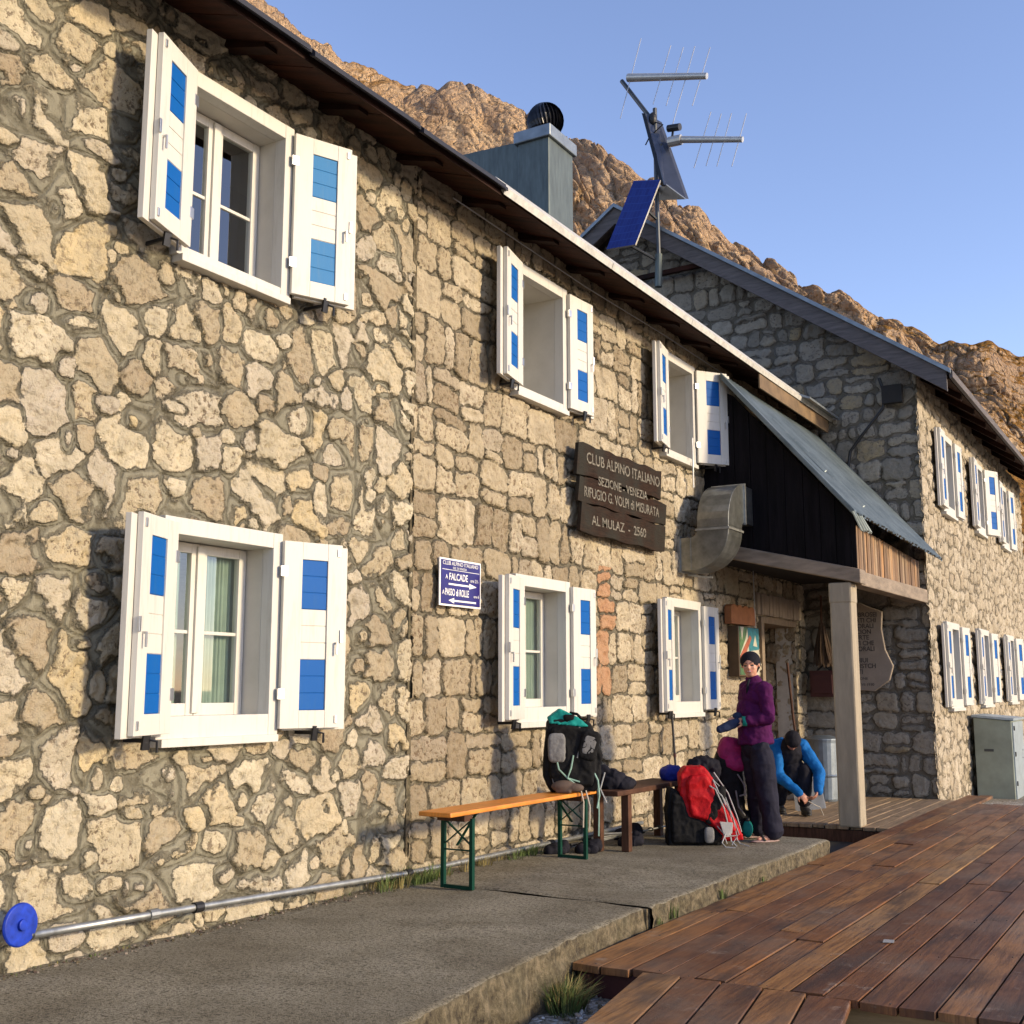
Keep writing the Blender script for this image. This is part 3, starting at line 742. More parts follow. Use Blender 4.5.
def window(parent, X, y0, z0, aL, aR, curt=None, blue='blue_paint', blueR=None, shade='white_lining', detail=True, W=WW, H=WH, low=.13, dp=0.0):
    y1 = y0+W; z1 = z0+H; mb = MB()
    strips(mb, X, y0, y1, z0+.01, z1, .085, -.05, .045, 'white_paint', low, .10)
    mb.box((X-.05, y0+.02, z0-.035), (X+.075, y1-.02, z0+.012), 'white_paint')
    a, b_, c, d = y0+.085, y1-.085, z0+low, z1-.10
    for p, q in (((X-.30-dp, a-.02, c-.02), (X-.05, a, d+.02)), ((X-.30-dp, b_, c-.02), (X-.05, b_+.02, d+.02)), ((X-.30-dp, a, d), (X-.05, b_, d+.02)), ((X-.30-dp, a, c-.02), (X-.05, b_, c))):
        mb.box(p, q, shade)
    w_ = mb.build('window', parent, bevel=.004)
    m = (a+b_)/2
    for s0, s1 in ((a+.005, m-.003), (m+.003, b_-.005)):
        sb = MB(); strips(sb, X-dp, s0, s1, c+.005, d-.005, .062, -.235, -.19, 'white_paint', .075)
        zm = c+(d-c)*.47; sb.box((X-dp-.222, s0+.062, zm), (X-dp-.200, s1-.062, zm+.022), 'white_paint')
        if s0 > m: sb.box((X-dp-.19, m-.028, c+.02), (X-dp-.172, m+.030, d-.02), 'white_paint')
        sa = sb.build('sash', w_, bevel=.003)
        pb = MB(); pb.add([(X-dp-.212, s0+.055, c+.06), (X-dp-.212, s1-.055, c+.06), (X-dp-.212, s1-.055, d-.05), (X-dp-.212, s0+.055, d-.05)], [(0,1,2,3)], 'glass'); pb.build('pane', w_)
    if curt:
        for (q0, q1, mt) in curt:
            cu = MB(); n = 60; vs = []
            for i in range(n+1):
                yy = a+(b_-a)*(q0+(q1-q0)*i/n); xx = X-dp-.275+.014*math.sin(i*.95)+.006*math.sin(i*2.3)
                vs += [(xx, yy, c+.0), (xx+.003*math.sin(i), yy, d)]
            cu.add(vs, [(2*i, 2*i+2, 2*i+3, 2*i+1) for i in range(n)], mt); cu.build('curtain', w_, smooth=True)
    aL, aR = R(aL), R(aR)
    shutter(w_, (X+.075, y0+.035), (math.sin(aL), -math.cos(aL), 0), (math.cos(aL), math.sin(aL), 0), z0+.045, z1-.045, blue)
    shutter(w_, (X+.050, y1-.012), (math.sin(aR), math.cos(aR), 0), (math.cos(aR), -math.sin(aR), 0), z0+.045, z1-.045, blueR or blue)
    if detail:
        for sg, yy, aa in ((-1, y0+.045, aL), (1, y1, aR)):
            k = MB(); dx = math.sin(aa)*.2; yq = yy+sg*math.cos(aa)*.24
            k.beam((X-.02, yq, z0+.015), (X+.10+dx, yq, z0+.015), .014, .022, 'black_iron')
            k.beam((X+.085+dx, yq, z0-.035), (X+.10+dx, yq, z0+.06), .016, .05, 'black_iron', up=(0,1,0))
            k.tube([(X+.10+dx, yq+.02, z0+.02), (X+.125+dx, yq+.05, z0+.01), (X+.12+dx, yq+.055, z0-.05)], .008, 'black_iron', 6)
            k.build('shutter_catch', w_)
    return w_
window(house, 0, *LW[0], 22, 20, [(0, .16, 'curtain_pale'), (.14, .40, 'curtain'), (.48, .62, 'curtain_pale'), (.62, 1, 'curtain')])
window(house, 0, *LW[1], 13, 2, [(.5, .75, 'curtain_pale'), (.7, 1, 'curtain')])
window(house, 0, *LW[2], 11, 2, [(.3, .9, 'curtain_pale')])
window(house, 0, *UW[0], 20, 23, [(0, .25, 'curtain_pale'), (.5, .62, 'curtain_pale')], blueR='pale_blue_paint', low=.06, H=UH)
window(house, 0, *UW[1], 12, 4, [(0, 1, 'plaster')], low=.06, H=UH, dp=.32)
window(house, 0, *UW[2], 11, 36, [(0, 1, 'plaster')], low=.06, H=UH, dp=.32)
# upper openings two and three are wooden-faced inside

# ------------------------------------------------------------------ second building behind, gable towards the camera
X2 = 1.80; Y2 = 17.12
annex = empty('stone_annex', (X2, Y2, 0), 'taller gabled stone building beyond the porch, its gable end in shade', 'house')
def gz(x): return 9.38-.70*np.abs(x+2.85)
gs = dict(h=(.22,.36), w=(.28,.60), split=(.38,.25), corner=.09, warp=.055, m=.016, rag=.026, round=.022, relief=(.008,.035), groove=.006, rough=1.2)
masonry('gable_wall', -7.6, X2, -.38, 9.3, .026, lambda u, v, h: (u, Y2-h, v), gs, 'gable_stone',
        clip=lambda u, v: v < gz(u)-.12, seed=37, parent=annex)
U2 = [(18.45, 4.10), (21.35, 4.14), (24.25, 4.18)]; L2 = [(18.15, 1.10), (20.95, 1.12), (23.95, 1.14)]
hol2 = holes_of(U2+L2)
ps = dict(sx=.27, sz=.20, p=2.6, jit=(.9,.8), wv=.7, warp=.03, m=.010, rag=.012, round=.03, relief=(.008,.032), groove=.006)
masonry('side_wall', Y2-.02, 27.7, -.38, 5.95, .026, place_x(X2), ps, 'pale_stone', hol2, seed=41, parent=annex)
for q in range(24):   # quoins give the corner its alternating blocks
    pass
b = MB(); b.box((-7.8,27.4,-.4), (X2-.1,27.7,5.6), 'plaster').box((-7.9,17.3,-.4), (-7.6,27.4,5.6), 'plaster').box((-7.6,17.3,2.9), (X2-.35,27.4,3.0), 'plaster'); b.build('shell', annex)
inner_leaf(X2, 17.3, 27.4, -.3, 5.6, hol2, annex)
for i, (y, z) in enumerate(U2): window(annex, X2, y, z, (1, 2, 1)[i], (3, 22, 6)[i], detail=False)
for i, (y, z) in enumerate(L2): window(annex, X2, y, z, (1, 2, 1)[i], (5, 6, 10)[i], detail=False)
# roof of the annex
rb = MB(); ax0 = -2.85
def rpt(x, dz=0): return (x, 0, 9.50-.70*abs(x-ax0)+dz)
for x0_, x1_ in ((ax0, 2.32), (-8.1, ax0)):
    p = [(x0_,16.72,rpt(x0_)[2]-.09),(x1_,16.72,rpt(x1_)[2]-.09),(x1_,16.72,rpt(x1_)[2]),(x0_,16.72,rpt(x0_)[2])]
    rb.prism(p, (0,11.3,0), 'roof_dark')
r2 = rb.build('roof', annex)
vb = MB()   # barge boards and their metal capping along the verge
for x0_, x1_ in ((ax0, 2.30), (-8.1, ax0)):
    vb.prism([(x0_,16.68,rpt(x0_)[2]-.34),(x1_,16.68,rpt(x1_)[2]-.34),(x1_,16.68,rpt(x1_)[2]-.05),(x0_,16.68,rpt(x0_)[2]-.05)], (0,.05,0), 'barge_wood')
vb.build('barge_board', r2)
vc = MB()
for x0_, x1_ in ((ax0, 2.36), (-8.1, ax0)):
    vc.prism([(x0_,16.63,rpt(x0_)[2]-.055),(x1_,16.63,rpt(x1_)[2]-.055),(x1_,16.63,rpt(x1_)[2]+.012),(x0_,16.63,rpt(x0_)[2]+.012)], (0,.14,0), 'pale_metal')
vc.build('verge_capping', r2)
ev = MB()
y = 16.75
while y < 27.9:
    e_ = min(y+.33, 27.95); ev.prism([(2.30,y,rpt(2.30)[2]-.12),(2.30,y,rpt(2.30)[2]-.095),(X2-.1,y,rpt(X2-.1)[2]-.095),(X2-.1,y,rpt(X2-.1)[2]-.12)], (0,e_-y-.01,0), 'soffit_wood'); y += .33
ev.build('soffit', r2)
y = 16.85
while y < 27.8:
    ra = MB(); ra.prism([(2.26,y,rpt(2.26)[2]-.22),(2.26,y,rpt(2.26)[2]-.12),(X2-.1,y,rpt(X2-.1)[2]-.12),(X2-.1,y,rpt(X2-.1)[2]-.22)], (0,.1,0), 'rafter_wood'); ra.build('rafter', r2); y += 1.1
so = MB()
for x0_, x1_ in ((ax0, 2.2), (-8.0, ax0)):
    so.prism([(x0_,16.73,rpt(x0_)[2]-.115),(x1_,16.73,rpt(x1_)[2]-.115),(x1_,16.73,rpt(x1_)[2]-.092),(x0_,16.73,rpt(x0_)[2]-.092)], (0,.42,0), 'barge_wood')
so.build('verge_soffit', r2)
ef = MB(); ef.prism([(2.34,16.7,rpt(2.34)[2]-.13),(2.38,16.7,rpt(2.38)[2]-.09),(2.38,16.7,rpt(2.38)[2]+.01),(2.32,16.7,rpt(2.32)[2]+.03)], (0,11.3,0), 'barge_wood'); ef.build('eave_flashing', r2)
tb = MB(); tb.beam((-4.2,16.9,8.17), (-1.3,16.9,8.22), .08, .075, 'soffit_wood'); tb.build('tie_beam', annex)
cb = MB(); cb.tube([(1.30,16.98,5.95),(1.36,17.0,5.72),(1.33,17.02,5.5),(1.0,17.02,5.12),(.82,17.02,4.9),(.76,17.02,4.55),(.68,17.02,4.25),(.45,17.02,4.05),(.30,17.02,3.95)], .024, 'cable_black', 8)
cb.box((1.33,16.95,5.55), (1.62,17.05,5.82), 'dark_void')
tag(cb.build('power_cable'), 'thick black cable hanging down the shaded gable wall', 'cable')

# ------------------------------------------------------------------ porch
porch = empty('porch', (1.6, 13.2, -.12), 'lean-to porch of black tarred boards under a corrugated metal roof', 'porch')
PY = 13.2
post = MB(); post.box((1.485,PY,-.13), (1.735,PY+.25,2.58), 'post_wood'); 
post.box((1.478,PY-.007,2.36), (1.742,PY+.257,2.60), 'post_wood')
post.build('post', porch, bevel=.022)
bm_ = MB(); bm_.prism([(-.0,PY-.03,3.02),(1.86,PY-.03,2.575),(1.86,PY-.03,2.74),(-.0,PY-.03,3.19)], (0,.24,0), 'beam_wood')
bm_.build('beam', porch, bevel=.012)
bm_ = MB(); bm_.prism([(1.62,PY+.215,2.575),(1.62,17.05,2.60),(1.62,17.05,2.79),(1.62,PY+.215,2.74)], (.19,0,0), 'beam_wood'); bm_.build('side_beam', porch, bevel=.012)
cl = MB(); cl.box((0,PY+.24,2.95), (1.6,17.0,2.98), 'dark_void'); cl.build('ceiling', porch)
tw = MB()
x = 0.0; i = 0
while x < 1.80:      # black vertical boards
    w_ = .17+random.random()*.05; x1_ = min(x+w_-.006, 1.82)
    zt = lambda q: 5.42-q*1.15 if q > .3 else 5.08
    zb = lambda q: 3.19-q*.242
    dy = random.random()*.014
    tw.prism([(x,PY-dy,zb(x)),(x1_,PY-dy,zb(x1_)),(x1_,PY-dy,zt(x1_)),(x,PY-dy,zt(x))], (0,.03,0), 'tarred_wood'); x += w_
tw.build('gable_boards', porch)
sw = MB(); y = PY+.02
while y < 17.0:
    w_ = .07+random.random()*.05; e_ = min(y+w_-.006, 17.05); dx = random.random()*.014; f = (y-PY)/3.9
    sw.box((1.68-dx-.02*f*0,y,2.745+f*.045), (1.715-dx,e_,3.32-f*.12), 'weathered_board', (random.random(),.5,.5)); y += w_
sw.build('side_boards', porch)
# corrugated roof sheets (run down the slope; ribs every 76 mm)
def corr(p00, p10, p01, p11, n, amp, mat, t=.003):
    """p00-p10 the upper edge, p01-p11 the eave; ribs run from upper edge to eave"""
    p00, p10, p01, p11 = map(Vector, (p00, p10, p01, p11)); mb = MB(); vs = []
    nn = ((p10-p00).cross(p01-p00)).normalized()
    if nn.z < 0: nn = -nn
    M = n*8
    for k in range(2):
        for i in range(M+1):
            s_ = i/M; h = nn*(amp*math.sin(2*math.pi*n*s_)-t*k)
            ed = .012*math.sin(i*1.7)+.008*math.sin(i*.31)
            a_ = p00.lerp(p10, s_); c_ = p01.lerp(p11, s_)
            vs += [a_+h, a_.lerp(c_, .5)+h, c_+h+(c_-a_).normalized()*ed]
    o = 3*(M+1); fs = []
    for i in range(M):
        for j in range(2):
            fs.append((3*i+j, 3*i+j+1, 3*i+j+4, 3*i+j+3)); fs.append((o+3*i+j, o+3*i+j+3, o+3*i+j+4, o+3*i+j+1))
        fs.append((3*i+2, o+3*i+2, o+3*i+5, 3*i+5))
    mb.add(vs, fs, mat); return mb
def roof_pt(s, y): # s 0 top .. 1 eave
    f = (y-13.05)/4.0
    a = Vector((.30+.05*f, y, 5.215-.05*f)); c = Vector((1.86+.17*f, y, 3.38-.17*f)); return a.lerp(c, s)
pr = corr(roof_pt(0,13.12), roof_pt(0,17.08), roof_pt(1,13.12), roof_pt(1,17.08), 34, .018, 'lean_metal'); prf = pr.build('roof', porch)
ed = MB(); ed.obox(roof_pt(0,13.05)+V3(0,0,-.06), roof_pt(1,13.05)-roof_pt(0,13.05), (0,.10,0), (0,0,.085), 'lean_metal'); ed.build('verge_trim', prf, bevel=.01)
lp = MB()  # lapped sheet ends
for s0, y0_, y1_ in ((.52,13.8,15.0), (.30,13.5,13.9)):
    a = roof_pt(s0,y0_); c = roof_pt(s0+.38,y0_+.1); d_ = roof_pt(s0+.38,y1_); e_ = roof_pt(s0,y1_-.1)
    lp.prism([a+V3(0,0,.028), c+V3(0,0,.028), c+V3(.012,.02,.03), a+V3(.012,.02,.03)], (.012,.02,.02), 'lean_metal')
lp.build('lap_strip', prf)
tr = corr(roof_pt(1,13.0)+V3(-.02,0,.0), roof_pt(1,13.42)+V3(-.02,0,.0), roof_pt(1,13.10)+V3(.03,.05,-.20), roof_pt(1,13.5)+V3(.05,.05,-.17), 4, .016, 'lean_metal'); tr.build('bent_sheet_end', prf)
# things on the eave close to the annex: lit rafter ends and metal sheets
fm = MB()
for i in range(2):
    fm.prism([(.50,15.6+.75*i,rz(.5)+.05),(.66,15.6+.75*i,rz(.66)+.045),(.66,15.6+.75*i,rz(.66)+.075),(.50,15.6+.75*i,rz(.5)+.085)], (0,.74,0), 'pale_metal')
fm.build('eave_sheets', roof)
fb = MB(); fb.prism([(.495,13.9,rz(.5)-.22),(.515,13.9,rz(.5)-.22),(.515,13.9,rz(.5)-.035),(.495,13.9,rz(.5)-.035)], (0,3.1,0), 'sunlit_eave_wood'); fb.build('fascia_boards', roof)

# porch inside: door frame, stone jamb, hanging broom, red box, plaque, bin, shovel
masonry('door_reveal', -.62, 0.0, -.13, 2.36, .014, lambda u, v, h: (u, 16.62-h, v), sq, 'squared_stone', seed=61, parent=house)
dr = MB(); dr.box((-.30,15.06,-.12), (.035,15.17,2.36), 'door_wood').box((-.62,15.17,2.28), (.03,16.62,2.37), 'door_wood').box((-.64,15.1,-.12), (-.60,15.17,2.3), 'door_wood')
dr.box((-.66,15.17,-.12), (-.62,16.62,2.3), 'door_wood')
for zq in (.15, .85, 1.55): dr.box((-.62,15.3,zq), (-.605,16.45,zq+.5), 'frame_wood')
door = dr.build('door', house, bevel=.005)
hd = MB(); hd.tube([(-.60,15.35,.95),(-.54,15.35,.95),(-.54,15.46,.95)], .011, 'hinge_metal'); hd.build('door_handle', door)
li = MB(); y = 14.95
while y < 16.75:
    w_ = .10+.05*random.random(); li.box((-.04,y,2.38+.01*random.random()), (.035+.02*random.random(),y+w_-.012,2.66+.03*random.random()), 'plaque_stone'); y += w_
li.build('lintel_course', house, bevel=.015)
wc = MB(); wc.tube([(.05,14.75,3.0),(.05,14.76,2.2),(.05,14.8,1.5),(.06,14.85,.1)], .008, 'wire_metal', 6)
tag(wc.build('wall_cable'), 'thin pale cable running down the wall beside the porch doorway', 'cable')

# duct
def ring_elbow(mb, c, u, v, n, r0, r1, w, a0, a1, mat, k=10):
    c, u, v, n = map(Vector, (c, u, v, n)); vs = []
    for i in range(k+1):
        a = a0+(a1-a0)*i/k; d = u*math.cos(a)+v*math.sin(a)
        vs += [c+d*r0, c+d*r1, c+d*r1+n*w, c+d*r0+n*w]
    fs = []
    for i in range(k):
        for j in range(4): fs.append((4*i+j, 4*i+(j+1) % 4, 4*i+4+(j+1) % 4, 4*i+4+j))
    fs += [(3,2,1,0), (4*k,4*k+1,4*k+2,4*k+3)]
    a = vs
    if (a[1]-a[0]).cross(a[3]-a[0]).dot(a[4]-a[0]) < 0: fs = [f[::-1] for f in fs]
    mb.add(vs, fs, mat)
duct = empty('ventilation_duct', (0, 12.6, 3.2), 'galvanised sheet metal duct elbow from the wall into the black porch boards', 'duct')
d1 = MB(); dy0, dy1 = 12.33, 12.78
d1.box((-.02,dy0,2.74), (.16,dy1,3.12), 'duct_metal')
ring_elbow(d1, (.16,dy0,3.20), (0,0,-1), (1,0,0), (0,1,0), .08, .46, dy1-dy0, 0, math.pi/2, 'duct_metal')
d1.build('lower_elbow', duct, bevel=.004)
d2_ = MB(); d2_.box((.24,dy0,3.20), (.62,dy1,3.24), 'duct_metal')
ring_elbow(d2_, (.24,dy1+.08,3.24), (0,-1,0), (0,0,1), (1,0,0), .08, .53, .38, 0, math.pi/2, 'duct_metal')
d2_.box((.24,dy1+.08,3.32), (.62,13.17,3.77), 'duct_metal')
d2_.build('upper_elbow', duct, bevel=.004)
d3 = MB(); d3.box((.225,dy0-.015,3.19), (.635,dy1+.015,3.215), 'galvanised').box((.22,12.86,3.30), (.64,12.885,3.79), 'galvanised').box((.0,dy0-.02,2.72), (.03,dy1+.02,3.14), 'galvanised')
d3.beam((.05,12.5,2.70), (.35,12.5,2.66), .03, .02, 'galvanised'); d3.build('flange', duct)
fw_ = MB(); fw_.tube([(.10,12.6,4.35),(.10,12.6,3.75)], .01, 'wire_metal'); fw_.build('duct_hanger', duct)

# ------------------------------------------------------------------ signs
def text_mesh(body, size, mat, M, parent, name='lettering', ext=.0015, sx=1.0, align='LEFT', bold=0.0):
    cu = bpy.data.curves.new(name, 'FONT'); cu.body = body; cu.size = size; cu.extrude = ext; cu.align_x = align; cu.offset = bold
    o = bpy.data.objects.new('t', cu); C.objects.link(o)
    dg = bpy.context.evaluated_depsgraph_get(); dg.update()
    me = bpy.data.meshes.new_from_object(o.evaluated_get(dg)); bpy.data.objects.remove(o)
    me.transform(M @ Matrix.Diagonal((sx, 1, 1, 1))); me.materials.clear(); me.materials.append(MATS[mat]); me.name = name
    if parent:
        off = Vector((0,0,0)); p = parent
        while p is not None: off += Vector(p.location); p = p.parent
        me.transform(Matrix.Translation(-off))
    q = bpy.data.objects.new(name, me); C.objects.link(q)
    if parent: q.parent = parent
    return q
def mx_wall(x, y, z, rot=0.0):
    M = Matrix(((0,0,1,x),(1,0,0,y),(0,1,0,z),(0,0,0,1)))
    return M @ Matrix.Rotation(rot, 4, 'Z')
sg = empty('wooden_name_sign', (.1, 10.8, 3.32), 'dark weathered wooden board sign with carved pale lettering on the stone wall', 'sign')
def board(y0, y1, z0, z1, drop, pts=None):
    mb = MB(); n = 14; top = []; bot = []
    for i in range(n+1):
        f = i/n; y_ = y0+(y1-y0)*f
        top.append((.085, y_, z1-drop*f+.012*math.sin(i*1.9+z0*7))); bot.append((.085, y_, z0-drop*f+.010*math.sin(i*1.3+z0*5)))
    top[0] = (.085, y0+.05, top[0][2]); bot[-1] = (.085, y1-.04, bot[-1][2])
    mb.prism(bot+top[::-1], (.04,0,0), 'sign_wood'); return mb.build('plank', sg, bevel=.004)
SO = -.02
p1 = board(9.60, 11.62, 3.44, 3.76, SO); p2 = board(9.62, 11.74, 3.18, 3.43, SO+.02); p3 = board(9.66, 11.70, 2.88, 3.17, SO+.02)
tl = dict(mat='letter_paint', ext=.002, bold=.0012)
text_mesh('CLUB ALPINO ITALIANO', .155, M=mx_wall(.128, 9.80, 3.575, .01), parent=p1, sx=1.02, **tl)
text_mesh('SEZIONE - VENEZIA', .125, M=mx_wall(.128, 10.05, 3.39, .01), parent=p1, sx=1.06, **tl)
text_mesh('RIFUGIO G. VOLPI di MISURATA', .145, M=mx_wall(.128, 9.74, 3.235, .01), parent=p2, sx=.87, **tl)
text_mesh('AL MULAZ  -  2560', .135, M=mx_wall(.128, 9.90, 2.975, .01), parent=p3, sx=1.15, **tl)
bk = MB(); bk.box((.0,9.85,2.92), (.083,9.92,3.70), 'frame_wood').box((.0,11.4,2.92), (.083,11.47,3.70), 'frame_wood'); bk.build('batten', sg)

es = empty('enamel_direction_sign', (.05, 7.80, 2.2), 'small blue enamel sign with white place names and two arrows', 'sign')
pl = MB(); pl.box((.035,7.50,2.04), (.045,8.10,2.42), 'enamel_white'); pl.box((.044,7.517,2.055), (.049,8.083,2.405), 'enamel_blue')
pl.box((.0,7.6,2.1), (.035,7.64,2.36), 'black_iron'); plo = pl.build('plate', es)
X_ = .0505
text_mesh('CLUB ALPINO ITALIANO', .044, 'enamel_white', mx_wall(X_, 7.535, 2.367), es, sx=1.06, ext=.0008)
text_mesh('SEZ. DI VENEZIA', .026, 'enamel_white', mx_wall(X_, 7.68, 2.338), es, sx=1.05, ext=.0008)
text_mesh('A', .05, 'enamel_white', mx_wall(X_, 7.575, 2.255), es, ext=.0008)
text_mesh('FALCADE', .078, 'enamel_white', mx_wall(X_, 7.625, 2.25), es, sx=.82, ext=.0008, bold=.001)
text_mesh('ore 2½', .04, 'enamel_white', mx_wall(X_, 7.935, 2.25), es, ext=.0008)
text_mesh('A', .05, 'enamel_white', mx_wall(X_, 7.53, 2.13), es, ext=.0008)
text_mesh('PASSO di ROLLE', .078, 'enamel_white', mx_wall(X_, 7.57, 2.125), es, sx=.62, ext=.0008, bold=.001)
text_mesh('ore 6', .036, 'enamel_white', mx_wall(X_, 7.985, 2.125), es, ext=.0008)
ar = MB()
ar.box((.049,7.62,2.208), (.0505,7.92,2.222), 'enamel_white').prism([(.049,7.92,2.192),(.049,8.03,2.215),(.049,7.92,2.238)], (.0015,0,0), 'enamel_white')
ar.box((.049,7.70,2.078), (.0505,8.02,2.092), 'enamel_white').prism([(.049,7.70,2.062),(.049,7.62,2.085),(.049,7.70,2.108)], (.0015,0,0), 'enamel_white')
ar.box((.049,7.53,2.327), (.0505,8.07,2.331), 'enamel_white'); ar.build('arrow', es); es.location.y = 7.73

# painted panel with its scalloped board above
po = empty('painted_panel', (.06, 14.2, 1.9), 'framed colourful mountain painting on the wall behind the standing woman', 'picture')
a = MB(); a.box((.0,13.86,1.55), (.14,14.62,2.18), 'frame_wood'); a.build('frame', po, bevel=.006)
a = MB(); y0_, y1_, z0_, z1_ = 13.88, 14.60, 1.57, 2.17
a.box((.14,y0_,z0_), (.146,y1_,z1_), 'paint_cream')
def pq(pts, mat, k): a.prism([(.146, y0_+(y1_-y0_)*u_, z0_+(z1_-z0_)*v_) for u_, v_ in pts], (.002+k*.001,0,0), mat)
pq([(.48,.5),(1,.55),(1,1),(.42,1)], 'paint_teal', 1); pq([(0,.4),(.3,.75),(.42,1),(0,1)], 'paint_green', 0)
pq([(0,0),(.25,0),(.2,.3),(0,.4)], 'paint_green', 0); pq([(0,.22),(.12,.26),(.62,.78),(.52,.84),(.0,.38)], 'paint_rust', 2)
pq([(.12,.72),(.22,1),(.05,1)], 'paint_cream', 2); pq([(.68,.62),(.80,.86),(.9,.6)], 'paint_cream', 3)
a.build('painting', po)
sb = MB(); pts = []
for i in range(25):
    f = i/24; pts.append((.02, 13.72+.86*f, 2.42+.03*abs(math.sin(f*math.pi*4))))
pts += [(.02,14.60,2.21),(.02,13.72,2.20)]
sb.prism(pts, (.09,0,0), 'terracotta'); so_ = sb.build('scalloped_board'); tag(so_, 'orange scalloped wooden board above the painted panel', 'board')

pq_ = empty('stone_plaque', (1.0, 17.0, 2.0), 'rough edged grey stone plaque carved with black lettering in the porch', 'plaque')
a = MB(); a.prism([(.52,17.03,1.40),(1.02,17.03,1.36),(1.24,17.03,1.52),(1.30,17.03,1.72),(1.20,17.03,1.95),(1.16,17.03,2.25),(1.18,17.03,2.50),(.98,17.03,2.58),(.86,17.03,2.64),(.5,17.03,2.62)], (0,-.06,0), 'plaque_stone'); a.build('slab', pq_, bevel=.012)
for i, s_ in enumerate(['AI DOBROSEI', 'E MORTI CHI', 'FOLGORALI', 'STRACION', 'DI MURTE', 'MORTI CHE', 'FOLGORALI', 'TERSI', 'UNCHIUI', 'AVVOISTCH', 'AINATI']):
    text_mesh(s_, .092, 'letter_black', Matrix(((1,0,0,.60),(0,0,-1,16.968),(0,1,0,2.43-i*.082),(0,0,0,1))), pq_, sx=.92, ext=.001, bold=.002)
for s_, z_ in (('LA SEZIONE', 1.535), ('1907 30 VII 1930', 1.45)):
    text_mesh(s_, .055, 'letter_black', Matrix(((1,0,0,.64),(0,0,-1,16.968),(0,1,0,z_-.01),(0,0,0,1))), pq_, ext=.001)

bs = empty('hanging_broom', (.36, 16.8, 1.9), 'twig broom head hanging in the dark corner of the porch', 'broom')
a = MB(); rnd = random.Random(3)
for i in range(90):
    t = rnd.random()*6.283; r_ = math.sqrt(rnd.random()); a.tube([(.36+.03*r_*math.cos(t),16.75+.03*r_*math.sin(t),2.35),(.36+.13*r_*math.cos(t),16.75+.10*r_*math.sin(t),1.95),(.36+.16*r_*math.cos(t)+rnd.random()*.03,16.75+.12*r_*math.sin(t),1.70+rnd.random()*.1)], .006, 'broom_straw', 4)
a.build('bristles', bs); a = MB(); a.tube([(.36,16.75,2.30),(.35,16.8,2.75)], .016, 'brown_wood'); a.build('handle', bs)
rx = MB(); rx.box((.14,16.8,1.28), (.50,17.0,1.66), 'dull_red').box((.17,16.78,1.33), (.47,16.80,1.60), 'dull_red').tube([(.22,16.9,1.66),(.32,16.9,1.74),(.42,16.9,1.66)], .012, 'black_iron')
tag(rx.build('red_box', bevel=.02), 'dull red box hung on the porch wall below the twig broom', 'box')
bi = empty('metal_bin', (.62, 15.9, -.12), 'grey ribbed metal bin standing behind the crouching man', 'bin')
a = MB(); a.tube([(.50,16.1,-.12),(.50,16.1,-.09),(.50,16.1,.2),(.50,16.1,.22),(.50,16.1,.24),(.50,16.1,.66),(.50,16.1,.70)], [.18,.19,.20,.215,.20,.215,.22], 'bin_grey', 24); a.build('body', bi, smooth=False)
a = MB(); a.tube([(.50,16.1,.70),(.50,16.1,.72),(.50,16.1,.76)], [.23,.23,.10], 'bin_grey', 24); a.build('lid', bi)
sh = empty('snow_shovel', (.75, 15.0, -.1), 'long handled shovel with pale blade leaning in the porch', 'shovel')
a = MB(); a.tube([(.10,15.9,1.75),(.30,15.45,1.0),(.52,15.0,.26)], .017, 'brown_wood'); a.build('handle', sh)
a = MB(); c0 = V3(.56,14.92,.32); dn = V3(.17,-.30,-.43); sd = V3(.18,.06,.03); nn_ = V3(.05,.02,.0)
a.prism([c0-sd*.35, c0+sd*.35, c0+dn*.4+sd, c0+dn+sd*1.0, c0+dn-sd*.9, c0+dn*.4-sd*.8], nn_*.25, 'shovel_metal'); a.build('blade', sh, bevel=.004)

